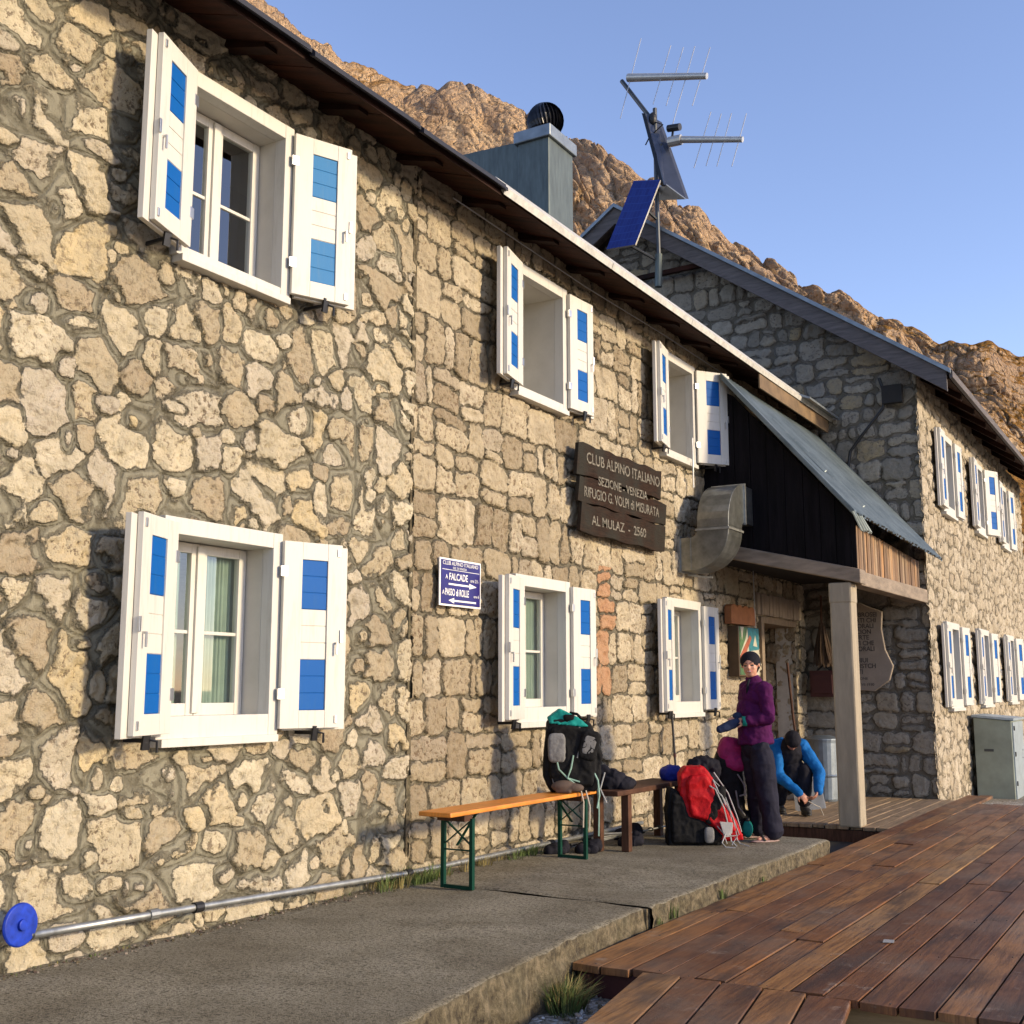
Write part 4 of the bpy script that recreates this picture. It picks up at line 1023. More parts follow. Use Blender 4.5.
# ------------------------------------------------------------------ path, deck
pm = MB()
def slab(poly, z0, z1, mb):
    n = len(poly); top = [(x, y, z1) for x, y in poly]; bot = [(x+.03*(x > 1), y, z0) for x, y in poly]
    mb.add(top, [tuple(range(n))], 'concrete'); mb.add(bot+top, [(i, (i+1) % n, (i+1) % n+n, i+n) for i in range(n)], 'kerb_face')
def rough_path():
    # concrete strip: dense top sheet with a broken edge, and a rough front face
    for (ya, yb, dz, xe, sd) in ((-3.0, 7.05, 0.0, lambda y: np.interp(y, [-3,3.5,4.26,5.08,5.55,6.35,7.05], [2.4,2.24,2.17,2.06,2.02,1.965,1.93]), 5), (7.058, 11.02, .006, lambda y: 1.99+.02*(y-7)/4, 9)):
        nv = int((yb-ya)/.03)+1; nu = 72
        f, y = np.meshgrid(np.concatenate([np.linspace(0, .90, 44)[:-1], np.linspace(.90, 1, 16)[:-1], np.linspace(1, 1.16, 14)]), np.linspace(ya, yb, nv), indexing='ij')
        ee = xe(y)+fbm(y*3, y*0, 4, sd)*.016+fbm(y*14, y*0+2, 3, sd+1)*.012
        t = np.clip((f-1)/.16, 0, 1)
        x = -.06+(ee+.06)*np.minimum(f, 1)+fbm(y*9, t*6+5, 4, sd+2)*.034*(t > 0)*np.minimum(t*5,1)+.03*t
        z = dz+fbm(x*1.2, y*1.2, 3, sd+3)*.012+fbm(x*7, y*7, 3, sd+5)*.0035
        rim = sstep(.985, 1.0, f); z = z-rim*(.010+.008*fbm(y*12, y*0, 3, sd+7))
        z = np.where(t > 0, z-.42*t, z)
        yend = sstep(0, .03, yb-y)*sstep(0, .03, y-ya); z = z-(1-yend)*.010; y = np.where(y > yb-.001, yb+.012, y)
        o = grid_mesh('path', x, y+fbm(x*5, x*0+4, 3, 77)*.012, z, np.ones((f.shape[0]-1, nv-1), bool), 'concrete', {})
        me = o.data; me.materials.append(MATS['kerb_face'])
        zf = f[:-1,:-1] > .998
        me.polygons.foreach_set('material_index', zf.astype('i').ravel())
        me.flip_normals() if me.polygons[0].normal.z < 0 else None
        tag(o, 'concrete path along the foot of the stone house', kind='structure')
rough_path()
jf = MB(); jf.box((.0,7.03,-.35), (1.962,7.09,-.014), 'kerb_face'); tag(jf.build('path_joint'), 'dark joint between two slabs of the concrete path', kind='structure')
pt = MB(); pt.box((-.05,10.95,-.33), (2.0,13.3,-.292), 'dark_void'); pt.box((-.05,11.0,-.40),(1.99,11.03,-.03),'kerb_face'); tag(pt.build('drain_pit_floor'), 'dark pit between path and porch floor', kind='structure')  # pit floor coloured near black to stand in for the shade down there

deck = empty('wooden_deck', (2.0, 5.9, -.12), 'reddish brown stained timber terrace of long parallel boards', 'deck')
def boards(xa, xb, ya, yb, z, w, mb, seed, front=None, mat='deck_wood', far=None):
    rn = random.Random(seed); x = xa; i = 0
    while x < xb-.02:
        ws = w*(.94+.12*rn.random()); yy = (front(x) if front else ya)+rn.uniform(-.02, .03)
        ye = far(x) if far else yb
        base = rn.random()
        while yy < ye-.05:
            e_ = yy+rn.choice((1.3,2.0,2.6,3.2,4.0))*(.9+.2*rn.random()); e_ = ye if e_ > ye-.5 else e_
            tw_ = rn.uniform(-.004,.004); dz = rn.uniform(-.004,.005); dx = rn.uniform(-.003,.003)
            c = (min(1, max(0, base*.45+rn.random()*.6)), rn.random(), rn.random())
            mb.obox((x+dx, yy+.003, z-.04+dz), (ws-.012, 0, tw_), (0, e_-yy-.006, 0), (0, 0, .04), mat, c)
            if mat == 'deck_wood' and x < 6 and yy < 12:
                for qy in (yy+.05, (yy+e_)/2, e_-.05):
                    for qx in (.035, ws-.05): mb.tube([(x+dx+qx, qy, z+dz-.003), (x+dx+qx, qy, z+dz+.0012)], .0045, 'dark_metal', 6)
            yy = e_
        x += ws; i += 1
mb = MB(); boards(2.02, 9.0, 5.9, 18.1, -.12, .178, mb, 4, front=lambda x: 5.93, far=lambda x: 18.0 if x < 2.3 else 16.75+.0*x)
mb.build('planks', deck, bevel=.006)
# rotated lower run towards the camera
mb = MB(); rn = random.Random(8); dv = Vector((math.sin(R(9.5)), -math.cos(R(9.5)), 0)); pv = Vector((math.cos(R(9.5)), math.sin(R(9.5)), 0))
x = 2.44; 
while x < 3.46:
    ws = .225
    o_ = Vector((x, 5.93, -.163+rn.uniform(-.002,.003)))
    c = (rn.random()*.8+.1, rn.random(), rn.random())
    mb.obox(o_, pv*(ws-.014), dv*3.2, (0,0,.042), 'deck_wood', c); x += ws*1.0
mb.build('ramp_planks', deck, bevel=.006)
fr = MB()
fr.beam((3.50,6.02,-.235), (9.0,6.04,-.235), .05, .14, 'joist_wood'); fr.beam((2.05,6.0,-.24), (3.45,6.0,-.24), .05, .15, 'dull_red')
for xx in (3.55,4.6,5.6,6.6): fr.beam((xx,6.1,-.24), (xx,16.5,-.24), .06, .14, 'joist_wood')
fr.beam((2.10,5.9,-.24), (2.10,17.9,-.24), .05, .14, 'brown_wood')
for xx, yy in ((3.6,6.1),(4.8,6.3),(6.0,6.4),(2.2,6.0)): fr.box((xx,yy,-.40), (xx+.1,yy+.1,-.17), 'joist_wood')
fr.beam((2.5,4.6,-.24), (3.9,4.85,-.24), .06,.13,'joist_wood')
fr.build('joists', deck)
pf = MB(); boards(.02, 2.0, 13.22, 17.05, -.12, .145, pf, 12, mat='porch_boards')
pf.box((.0,13.24,-.30), (2.0,13.28,-.165), 'brown_wood'); pfo = pf.build('porch_floor', bevel=.004)
tag(pfo, 'pale worn board floor under the porch', 'floor')
# scattered paint flecks on the deck
leaf = MB(); leaf.prism([(3.38,7.3,-.112),(3.44,7.32,-.112),(3.43,7.38,-.110),(3.37,7.37,-.110)], (0,0,.004), 'strap_white'); tag(leaf.build('paper_scrap'), 'small white paper scrap lying on the deck boards', 'litter')

# cabinet beside the annex wall
cab = empty('metal_cabinet', (2.1, 20, -.3), 'grey green sheet metal cabinet against the far annex wall', 'cabinet')
a = MB(); a.prism([(1.86,19.75,-.35),(2.42,19.75,-.35),(2.42,19.75,.90),(1.86,19.75,.95)], (0,1.1,0), 'cabinet_metal'); a.build('body', cab, bevel=.01)
a = MB(); a.prism([(1.84,19.72,.955),(2.46,19.72,.905),(2.46,19.72,.94),(1.84,19.72,.99)], (0,1.2,0), 'cabinet_edge'); a.build('top', cab)
a = MB(); a.box((2.42,19.78,-.33), (2.44,20.85,.88), 'cabinet_edge')
for zz in (-.1,.35,.75): a.box((2.44,19.82,zz), (2.455,19.87,zz+.07), 'black_iron')
dd = a.build('door', cab); a = MB(); a.tube([(2.44,20.6,.3),(2.48,20.6,.3),(2.48,20.6,.42),(2.44,20.6,.42)], .008, 'hinge_metal'); a.build('handle', dd)
a = MB(); a.box((2.0,19.742,.42), (2.14,19.75,.46), 'dark_metal'); a.build('vent_slot', cab)

# pipe with valve wheel
pp = empty('water_pipe', (.1, 6, .1), 'long galvanised water pipe running along the foot of the wall', 'pipe')
a = MB(); pz = [(.10,3.80,.185),(.10,4.6,.160),(.10,5.6,.125),(.10,7.0,.07),(.10,9.4,.05),(.10,11.0,.045)]
a.tube(pz, .021, 'galvanised', 14); a.build('tube', pp, smooth=True)
for yq, zq in ((4.62,.160),(4.95,.148),(6.99,.071),(9.1,.052)):
    a = MB(); a.tube([(.10,yq-.03,zq),(.10,yq+.03,zq-.001)], .031, 'galvanised' if yq == 4.62 else 'black_iron', 12); a.build('coupling', pp)
vw = empty('valve_wheel', (.12, 3.82, .26), 'round blue valve wheel at the near end of the wall pipe', 'valve')
dvv = Vector((1.0,.10,.05)).normalized(); cvv = V3(.13,3.76,.25)
a = MB(); a.tube([cvv-dvv*.012, cvv+dvv*.002, cvv+dvv*.012, cvv+dvv*.014], [.098,.105,.098,.07], 'valve_blue', 36); a.tube([cvv+dvv*.01, cvv+dvv*.03], .028, 'valve_blue', 16); a.build('disc', vw, bevel=.003)
a = MB(); a.tube([cvv-dvv*.01, V3(.10,3.80,.185)], .016, 'dark_metal'); a.ell((.11,3.83,.19), .03, 'dark_metal'); a.build('stem', vw)

# ------------------------------------------------------------------ roof-top devices
def solar_panel(name, c, ax, ay, label, front, back, t=.035):
    c, ax, ay = map(Vector, (c, ax, ay)); n = ax.cross(ay).normalized()
    e = empty(name, c, label, 'solar panel')
    mb = MB(); mb.obox(c-ax/2-ay/2-n*t, ax, ay, n*t, back); mb.build('frame', e, bevel=.004)
    m2 = MB(); q = ax*.48; w_ = ay*.48; p = [c-q-w_+n*.002, c+q-w_+n*.002, c+q+w_+n*.002, c-q+w_+n*.002]
    m2.add(p, [(0,1,2,3)], front); m2.uv = [(0,0),(1,0),(1,1),(0,1)]; m2.build('cells', e); return e
Ym = 16.55
mast = empty('antenna_mast', (-2.1, Ym, 8.0), 'steel mast at the annex gable carrying two yagi antennas', 'antenna')
a = MB(); a.tube([(-2.02,Ym,7.85),(-2.00,Ym,8.4)], .06, 'grey_green_metal', 12); a.tube([(-2.0,Ym,8.4),(-2.02,Ym,9.6),(-2.02,Ym,10.95)], .036, 'dark_metal', 10)
a.tube([(-2.12,Ym+.1,9.4),(-1.92,Ym,10.3)], .025, 'dark_metal')
a.build('pole', mast)
a = MB(); a.tube([(-2.62,Ym,11.62),(-2.05,Ym,10.72)], .036, 'dark_metal'); a.ell((-2.05,Ym-.02,10.76), (.07,.07,.12), 'black_iron'); a.tube([(-2.05,Ym-.02,10.72),(-1.86,Ym-.05,10.6),(-2.1,Ym-.05,10.45),(-2.2,Ym,10.35)], .012, 'black_iron'); a.build('bracket', mast)
a = MB(); b0 = V3(-2.50,Ym,11.64); b1_ = V3(-1.09,Ym,11.26); a.tube([b0, b1_], [.070,.052], 'aluminium', 16)
bm1 = a.build('boom', mast)
for p_, q_ in (((-2.314,12.301),(-2.584,10.921)),((-1.771,12.005),(-1.983,11.008)),((-1.549,11.901),(-1.751,10.917)),((-1.344,11.855),(-1.643,10.57)),((-1.078,11.756),(-1.295,10.79))):
    a = MB(); a.tube([(p_[0],Ym+.15,p_[1]+.08),(q_[0],Ym-.15,q_[1]-.06)], .0075, 'wire_metal', 6); a.build('element', bm1)
a = MB(); b0 = V3(-1.68,Ym,10.31); b1_ = V3(-.52,Ym,10.01); a.tube([b0, b1_], [.058,.046], 'aluminium', 16); a.tube([b0-V3(.10,0,.02), b0+V3(.12,0,-.03)], .085, 'aluminium', 12); bm2 = a.build('boom', mast)
for p_, q_ in (((-1.085,10.626),(-1.306,9.726)),((-.909,10.547),(-1.1,9.71)),((-.737,10.507),(-.92,9.657)),((-.488,10.439),(-.673,9.596))):
    a = MB(); a.tube([(p_[0],Ym+.12,p_[1]+.06),(q_[0],Ym-.12,q_[1]-.05)], .0075, 'wire_metal', 6); a.build('element', bm2)
a = MB(); a.tube([(-1.78,Ym-.02,10.52),(-1.56,Ym-.05,10.48)], .06, 'black_iron', 14); a.beam((-1.72,Ym,10.36), (-1.70,Ym,10.5), .03, .03, 'black_iron'); tag(a.build('camera_housing'), 'small black cylindrical camera mounted above the lower antenna', 'camera')
# grey panel seen edge-on and the blue one below it
fp = MB(); P0 = [V3(-2.15,16.45,10.84), V3(-1.97,16.6,10.72), V3(-1.525,16.6,9.263), V3(-1.83,16.45,9.52)]
solar_e = empty('grey_solar_panel', (-1.8,16.5,9.9), 'dark grey solar panel tilted steeply beside the antenna mast', 'solar panel')
fp.prism(P0, (.03,.05,.01), 'panel_grey'); fp.build('panel', solar_e, bevel=.004)
fq = MB(); fq.prism([V3(-2.20,16.42,10.86), V3(-2.145,16.42,10.84), V3(-1.83,16.42,9.50), V3(-1.89,16.42,9.52)], (0,.05,0), 'cowl_black'); fq.prism([V3(-2.01,16.55,9.56), V3(-1.80,16.45,9.51), V3(-1.525,16.58,9.25), V3(-2.06,16.7,9.40)], (0,0,.02), 'aluminium'); fq.build('bracket', solar_e)
bp = [V3(-2.68,16.0,8.44), V3(-2.21,16.1,8.46), V3(-1.86,16.35,9.58), V3(-2.29,16.25,9.62)]
be = empty('blue_solar_panel', (-2.3,16.1,9.0), 'bright blue solar panel tilted at the peak of the annex gable', 'solar panel')
q = MB(); q.add(bp, [(0,1,2,3)], 'solar_blue'); q.uv = [(0,0),(1,0),(1,1),(0,1)]; nb = (bp[1]-bp[0]).cross(bp[3]-bp[0]).normalized()
q.build('cells', be)
q = MB(); q.prism([p-nb*.004 for p in bp], -nb*.05, 'flashing'); q.build('frame', be, bevel=.004)
q = MB(); q.tube([(-2.35,16.15,8.5),(-2.03,16.55,8.3)], .025, 'dark_metal'); q.tube([(-2.1,16.25,9.1),(-2.02,16.55,9.0)], .025, 'dark_metal'); q.build('strut', be)

# ------------------------------------------------------------------ benches
bn = empty('orange_bench', (.55, 7.8, 0), 'orange varnished folding bench with green steel legs', 'bench')
a = MB(); a.box((.42,6.66,.520), (.69,8.84,.552), 'orange_wood'); a.build('seat', bn, bevel=.008)
for yq in (6.86, 8.60): a = MB(); a.box((.44,yq,.475), (.67,yq+.10,.5195), 'brown_wood'); a.build('cleat', bn)
for yq, sg_ in ((6.95,1),(8.66,-1)):
    a = MB()
    for xq in (.435,.675): a.beam((xq,yq,.008), (xq,yq,.49), .026, .034, 'green_steel', up=(0,1,0))
    a.box((.45,yq-.013,.006), (.66,yq+.013,.032), 'green_steel').tube([(.44,yq,.27),(.67,yq,.27)], .006, 'green_steel')
    a.beam((.55,yq,.30), (.55,yq+.25*sg_,.50), .02, .006, 'green_steel'); a.beam((.45,yq-.003,.31), (.66,yq-.003,.47), .02, .006, 'green_steel'); a.beam((.66,yq+.004,.31), (.45,yq+.004,.47), .02, .006, 'green_steel')
    a.build('leg_frame', bn)
b2 = empty('brown_bench', (.65, 9.8, 0), 'low dark brown wooden bench between the packs', 'bench')
a = MB(); a.box((.42,9.02,.485), (.80,9.02+1.55,.53), 'brown_wood'); a.build('seat', b2, bevel=.008)
for xq, yq in ((.50,9.14),(.72,9.24),(.50,10.4),(.72,10.4)):
    a = MB(); a.box((xq,yq,.006), (xq+.07,yq+.07,.485), 'brown_wood'); a.build('leg', b2, bevel=.004)

# ------------------------------------------------------------------ picture-plane axes for loose goods and people
rt = Vector((math.cos(R(PSI)), math.sin(R(PSI)), 0)); tc = Vector((math.sin(R(PSI)), -math.cos(R(PSI)), 0)); UPV = Vector((0,0,1))
def frame_at(o): 
    o = Vector(o); return lambda r_, z_, t_=0: o+rt*r_+UPV*z_+tc*t_

# black trekking pack on the bench
def slab_body(F, poly, t0, t1, mat, taper=.8):
    # soft bag: a side outline with real depth, fused and smoothed
    mb = MB(); mb.prism([F(r_, z_, t1) for r_, z_ in poly], -tc*(t1-t0), mat)
    cx_ = sum(p[0] for p in poly)/len(poly); cz_ = sum(p[1] for p in poly)/len(poly)
    sh_ = [(cx_+(p[0]-cx_)*taper, cz_+(p[1]-cz_)*taper) for p in poly]
    mb.prism([F(r_, z_, t1+.04) for r_, z_ in sh_], -tc*(t1-t0+.08), mat); return mb
F = frame_at((.59, 8.60, .552))
pk = empty('black_backpack', F(0,0), 'black and grey trekking backpack with teal lid standing on the orange bench', 'backpack')
ro = Matrix((rt, -tc, UPV)).transposed()
lb = Matrix.Rotation(R(8), 3, tc) @ ro
a = slab_body(F, [(-.20,.57),(-.02,.60),(.146,.546),(.235,.30),(.225,.17),(.19,.005),(-.18,.005),(-.235,.13),(-.225,.32)], -.11, .11, 'pack_black')
blob('body', a, pk, .009, 10, .014, 9)
a = MB(); a.prism([F(-.20,.60,.08), F(-.105,.67,.09), F(.04,.60,.12), F(.13,.53,.13), F(-.02,.54,.14), F(-.19,.56,.12)], -tc*.19, 'pack_teal'); blob('lid', a, pk, .008, 4, .008, 14)
a = MB(); a.sup(F(-.03,.60,.08), (.05,.05,.03), 'pack_black', ro); a.tube([F(-.02,.64,.02), F(.04,.63,.04), F(.07,.60,.05)], .012, 'pack_black'); a.build('top_strap', pk, smooth=True)
a = MB(); a.sup(F(-.135,.36,.150), (.068,.030,.115), 'pack_grey', ro, .4); blob('pocket', a, pk, .008, 2, .006, 20)
a = MB(); a.sup(F(.13,.38,.145), (.075,.03,.12), 'pack_black', Matrix.Rotation(R(-16), 3, tc) @ ro, .45); blob('side_pocket', a, pk, .008, 2, .006, 18)
a = MB(); a.sup(F(.13,.38,.172), (.050,.008,.075), 'pack_grey', Matrix.Rotation(R(-16), 3, tc) @ ro, .4); a.build('mesh_panel', pk, smooth=True)
for pts, m_, rr in ((((-.14,.28,.16),(-.12,.19,.18),(-.05,.12,.18),(.05,.09,.18)), 'strap_green', .007), (((.0,.30,.16),(-.02,.2,.18),(-.05,.12,.19),(.06,.04,.19)), 'strap_green', .007),
   (((.14,.22,.13),(.20,.10,.14),(.21,-.02,.15),(.19,-.12,.16)), 'strap_green', .008), (((.26,.16,.1),(.22,.03,.12),(.27,-.08,.13)), 'strap_white', .006), (((.20,.04,.14),(.205,-.15,.15),(.20,-.34,.15)), 'strap_green', .006),
   (((.06,.02,.15),(.08,-.07,.17),(.075,-.27,.17)), 'rope', .006), (((.10,.02,.15),(.13,-.10,.17),(.125,-.29,.17)), 'rope', .006), (((-.16,.25,.13),(-.17,.12,.14),(-.15,.03,.14)), 'pack_grey', .008), (((.05,.55,.12),(.07,.40,.15),(.03,.28,.16)), 'pack_grey', .007)):
    a = MB(); a.tube([F(*p) for p in pts], rr, m_, 6); a.build('strap', pk)
G = frame_at((.59, 8.55, .552))
a = MB(); a.ell(G(-.05,.055,.14), (.11,.05,.05), 'glove_brown', ro); a.ell(G(.04,.045,.16), (.07,.04,.035), 'glove_brown', ro); a.tube([G(-.12,.02,.15), G(.0,.02,.18)], .02, 'strap_white')
tag(blob('hiking_boot', a, None, .008, 2), 'brown hiking boot lying on the bench in front of the black backpack', 'boot')
G = frame_at((.62, 9.22, .53))
a = MB(); a.ell(G(.02,.07), (.12,.09,.085), 'black_cloth', ro); a.ell(G(.12,.04), (.10,.08,.05), 'black_cloth', ro); a.ell(G(-.05,.13), (.05,.04,.06), 'black_cloth', ro)
tag(blob('dark_jacket', a, None, .01, 1, .025, 13), 'crumpled black jacket on the near end of the brown bench', 'clothing')
G = frame_at((.72, 10.42, .52))
a = MB(); a.ell(G(-.02,.07), (.12,.10,.075), 'bag_blue', ro); a.ell(G(.06,.05), (.07,.08,.055), 'bag_blue', ro)
tag(blob('blue_stuff_bag', a, None, .008, 2, .016, 14), 'small dark blue stuff bag on the far end of the brown bench', 'bag')
G = frame_at((1.10, 10.33, .50))
a = MB(); a.ell(G(-.06,.19), (.12,.09,.07), 'black_cloth', ro); a.ell(G(.03,.15), (.07,.08,.09), 'black_cloth', ro); a.ell(G(-.03,.08), (.10,.09,.09), 'black_cloth', ro)
tag(blob('black_fleece', a, None, .01, 1, .03, 14), 'black fleece heaped on top of the red backpack', 'clothing')

# red pack on the path
F = frame_at((1.22, 10.08, .004))
rp = empty('red_backpack', F(0,0), 'bright red trekking backpack with pale straps leaning on the brown bench', 'backpack')
ln = Matrix.Rotation(R(-14), 3, tc) @ ro; ln2 = Matrix.Rotation(R(-30), 3, tc) @ ro
a = slab_body(F, [(-.285,.62),(-.24,.68),(-.08,.69),(-.03,.63),(.035,.505),(.18,.25),(.265,.05),(.08,.05),(-.05,.18),(-.24,.23),(-.285,.45)], -.10, .10, 'pack_red', .75)
blob('body', a, rp, .008, 9, .013, 8)
a = slab_body(F, [(-.40,.0),(.05,.0),(.12,.07),(.04,.14),(-.10,.22),(-.24,.26),(-.30,.46),(-.38,.50),(-.41,.30)], -.13, .07, 'pack_black', .85)  # black base; its left flank stands in for shadow at the bench leg
blob('base', a, rp, .009, 8, .014, 9)
a = MB(); a.sup(F(.015,.36,.125), (.058,.030,.18), 'pack_black', Matrix.Rotation(R(-24), 3, tc) @ ro, .85); blob('harness', a, rp, .008, 2, .005, 20)
SP = (((-.04,.53,.13),(.01,.50,.16),(.08,.34,.17),(.13,.14,.14)), ((-.02,.60,.08),(.08,.50,.12),(.15,.30,.12),(.22,.10,.11)), ((.02,.64,.04),(.14,.46,.06),(.21,.26,.08),(.25,.12,.07)), ((.02,.53,.12),(.09,.42,.14),(.17,.24,.13),(.20,.06,.13)), ((.00,.58,.1),(.04,.47,.15),(.07,.44,.15),(.10,.36,.15)), ((.05,.52,.1),(.10,.36,.13),(.14,.30,.13),(.16,.2,.13)),
      ((.13,.14,.14),(.14,.05,.16),(.18,.012,.2)), ((.18,.08,.12),(.22,.03,.15),(.29,.012,.2)), ((.11,.16,.15),(.05,.04,.2),(.08,.006,.22),(.16,.004,.24)), ((.02,.18,.15),(.07,.12,.16),(.10,.03,.17)), ((.14,.12,.13),(.08,.09,.17),(.20,.10,.15),(.14,.02,.18)))
for k_, pts in enumerate(SP):
    a = MB(); a.tube([F(*p) for p in pts], .0045 if k_ % 2 else .0065, 'strap_white', 6); a.build('strap', rp)
a = MB(); a.prism([F(.04,.22,.155), F(.16,.21,.145), F(.15,.12,.15), F(.11,.09,.16), F(.07,.11,.16)], tc*.012, 'strap_white'); a.build('hip_fin', rp, bevel=.004)
a = MB(); a.obox(F(-.265,.44,.04), rt*.008, -UPV*.38, tc*.018, 'pack_grey'); a.build('side_strap', rp)
a = MB(); a.sup(F(-.05,.10,.13), (.045,.03,.07), 'pack_grey', ro, .6); a.build('pouch', rp, smooth=True)
# things under the benches
G = frame_at((.62, 9.25, .0)); 
for i in range(4):
    a = MB(); a.tube([(.30+.07*i,9.0+.1*i,.03+.035*i), (.62-.04*i,10.4-.1*i,.10-.012*i)], .009, 'galvanised', 8); a.tube([(.30+.07*i,9.0+.1*i,.03+.035*i), (.28+.07*i,8.9+.1*i,.028+.035*i)], .014, 'rubber', 8); a.ell((.60-.04*i,10.3-.1*i,.10-.012*i), (.03,.02,.02), 'rubber')
    tag(a.build('trekking_pole'), 'metal trekking pole lying in the heap beneath the brown bench', 'trekking pole', 'trekking poles heaped beneath the brown bench')
for i, (x_, y_, s_) in enumerate(((.30,8.85,.065),(.50,9.05,.07),(.62,9.65,.075),(.42,10.0,.09))):
    a = MB(); q_ = Vector((x_,y_,.0)); a.ell(q_+V3(0,0,s_*.55), (s_*1.3,s_*.8,s_*.55), 'black_cloth'); a.ell(q_+V3(s_*.6,.04,s_*.9), (s_*.6,s_*.6,s_*.6), 'black_cloth'); a.ell(q_+V3(-s_*.3,-.05,s_*.5), (s_*.8,s_*.9,s_*.5), 'black_cloth')
    lab = ['low dark bundle beneath the far end of the orange bench', 'dark boot shaped bundle where the two benches meet', 'dark bundle beneath the middle of the brown bench', 'largest dark bundle beneath the brown bench near the red backpack'][i]
    tag(blob('gear_bundle', a, None, .01, 1, .028, 14), lab, 'gear')
a = MB(); a.tube([(.11,11.80,1.10),(.14,11.80,.55),(.18,11.80,.008)], [.014,.013,.010], 'black_iron', 8); a.tube([(.11,11.80,1.06),(.108,11.80,1.17)], .016, 'rubber', 8); a.tube([(.131,11.80,.70),(.134,11.80,.66)], .018, 'dull_red', 8)
tag(a.build('walking_pole'), 'thin black walking pole leaning upright below the far ground floor window', 'walking pole')

# magenta pack behind the woman
F = frame_at((1.21, 10.66, 0))
mp = empty('magenta_backpack', F(0,0), 'black backpack with magenta lid standing behind the woman', 'backpack')
a = MB(); a.sup(F(-.02,.32), (.12,.12,.30), 'pack_black', ro, .7); a.sup(F(-.04,.60), (.13,.12,.24), 'pack_black', ro, .7); a.sup(F(.03,.14), (.14,.12,.13), 'pack_black', ro, .7); blob('body', a, mp, .010, 2, .010, 10)
a = MB(); a.sup(F(-.02,.81,.03), (.115,.10,.12), 'pack_magenta', ln, .7); a.sup(F(.01,.70,.06), (.11,.08,.08), 'pack_magenta', ln, .8); blob('lid', a, mp, .009, 3, .012, 10)
a = MB()
for pts in (((.02,.60,.14),(.08,.50,.15),(.09,.40,.15)), ((.0,.45,.14),(.02,.30,.15),(.08,.22,.14)), ((.10,.42,.14),(.03,.40,.15))): a.tube([F(*p) for p in pts], .008, 'pack_grey', 6)
a.build('strap', mp)
tag(MB().ell(F(.10,.10,.14), (.05,.045,.08), 'pack_teal', ro).tube([F(.10,.16,.14), F(.10,.20,.14)], .022, 'black_iron').build('water_bottle', smooth=True), 'small teal bottle beside the foot of the magenta backpack', 'bottle')

# ------------------------------------------------------------------ people
def capchain(mb, pts, rs, mat, n=14):
    """rounded tapering limb through the given joints"""
    pts = [Vector(p) for p in pts]
    for i in range(len(pts)-1):
        p, q = pts[i], pts[i+1]; k = 5
        mb.tube([p.lerp(q, j/k) for j in range(k+1)], [rs[i]+(rs[i+1]-rs[i])*j/k for j in range(k+1)], mat, n)
    for p, r_ in zip(pts, rs): mb.ell(p, r_, mat, nu=14, nv=8)
def basis(face_r, face_t):
    f = (rt*face_r+tc*face_t).normalized(); l = UPV.cross(f).normalized(); return f, l
def hand(mb, wrist, d, palm_n, thumb_side, mat, curl=.5, s=1.0):
    """palm, four bent fingers of unequal length, thumb off the side near the wrist"""
    d = Vector(d).normalized(); n = Vector(palm_n); n = (n-d*n.dot(d)).normalized(); a_ = d.cross(n)*thumb_side
    m3 = Matrix((a_, n, d)).transposed()
    w0 = Vector(wrist); mb.ell(w0+d*.045*s, (.040*s,.018*s,.052*s), mat, m3, 12, 8)
    for k_, (off, ln_) in enumerate(((.030,.072),(.010,.082),(-.010,.076),(-.029,.060))):
        p0 = w0+d*.075*s+a_*off*s; p1 = p0+(d*math.cos(curl*.6)+n*math.sin(curl*.6))*ln_*.45*s
        p2 = p1+(d*math.cos(curl*1.5)+n*math.sin(curl*1.5))*ln_*.32*s; p3 = p2+(d*math.cos(curl*2.3)+n*math.sin(curl*2.3))*ln_*.25*s
        mb.tube([p0-d*.02, p0, p1, p2, p3], [.0095*s,.0095*s,.009*s,.008*s,.0065*s], mat, 8); mb.ell(p3, .0066*s, mat, nu=8, nv=6)
    q0 = w0+d*.02*s+a_*.028*s; q1 = q0+(a_*.75+d*.6+n*.2).normalized()*.035*s; q2 = q1+(a_*.25+d*.85+n*.45).normalized()*.030*s
    mb.tube([q0-a_*.01, q0, q1, q2], [.012*s,.012*s,.0105*s,.008*s], mat, 8); mb.ell(q2, .0082*s, mat, nu=8, nv=6)
def head(mb, c, f, l, u, s, mat):
    """skull, jaw, nose, brows, ears; s = head height"""
    m3 = Matrix((f, l, u)).transposed()
    E_ = lambda a, b_, c_: c+f*a*s+l*b_*s+u*c_*s
    mb.ell(E_(-.03,0,.10), (.40*s,.325*s,.38*s), mat, m3, 20, 14)
    mb.ell(E_(.10,0,-.12), (.27*s,.26*s,.33*s), mat, m3, 18, 12)
    mb.ell(E_(.20,0,-.33), (.13*s,.15*s,.12*s), mat, m3)
    mb.tube([E_(.33,0,.06), E_(.42,0,-.09), E_(.35,0,-.14)], [.035*s,.055*s,.045*s], mat, 8); mb.ell(E_(.405,0,-.09), (.055*s,.06*s,.045*s), mat, m3, 10, 8)
    mb.ell(E_(.335,0,.09), (.06*s,.20*s,.035*s), mat, m3, 12, 8)
    mb.ell(E_(.345,0,-.225), (.045*s,.10*s,.045*s), mat, m3, 12, 8)
    for sg_ in (-1,1):
        mb.ell(E_(.0,.33*sg_,-.02), (.06*s,.03*s,.10*s), mat, m3, 10, 8); mb.ell(E_(.24,.14*sg_,-.10), (.10*s,.10*s,.09*s), mat, m3, 10, 8)
    return E_
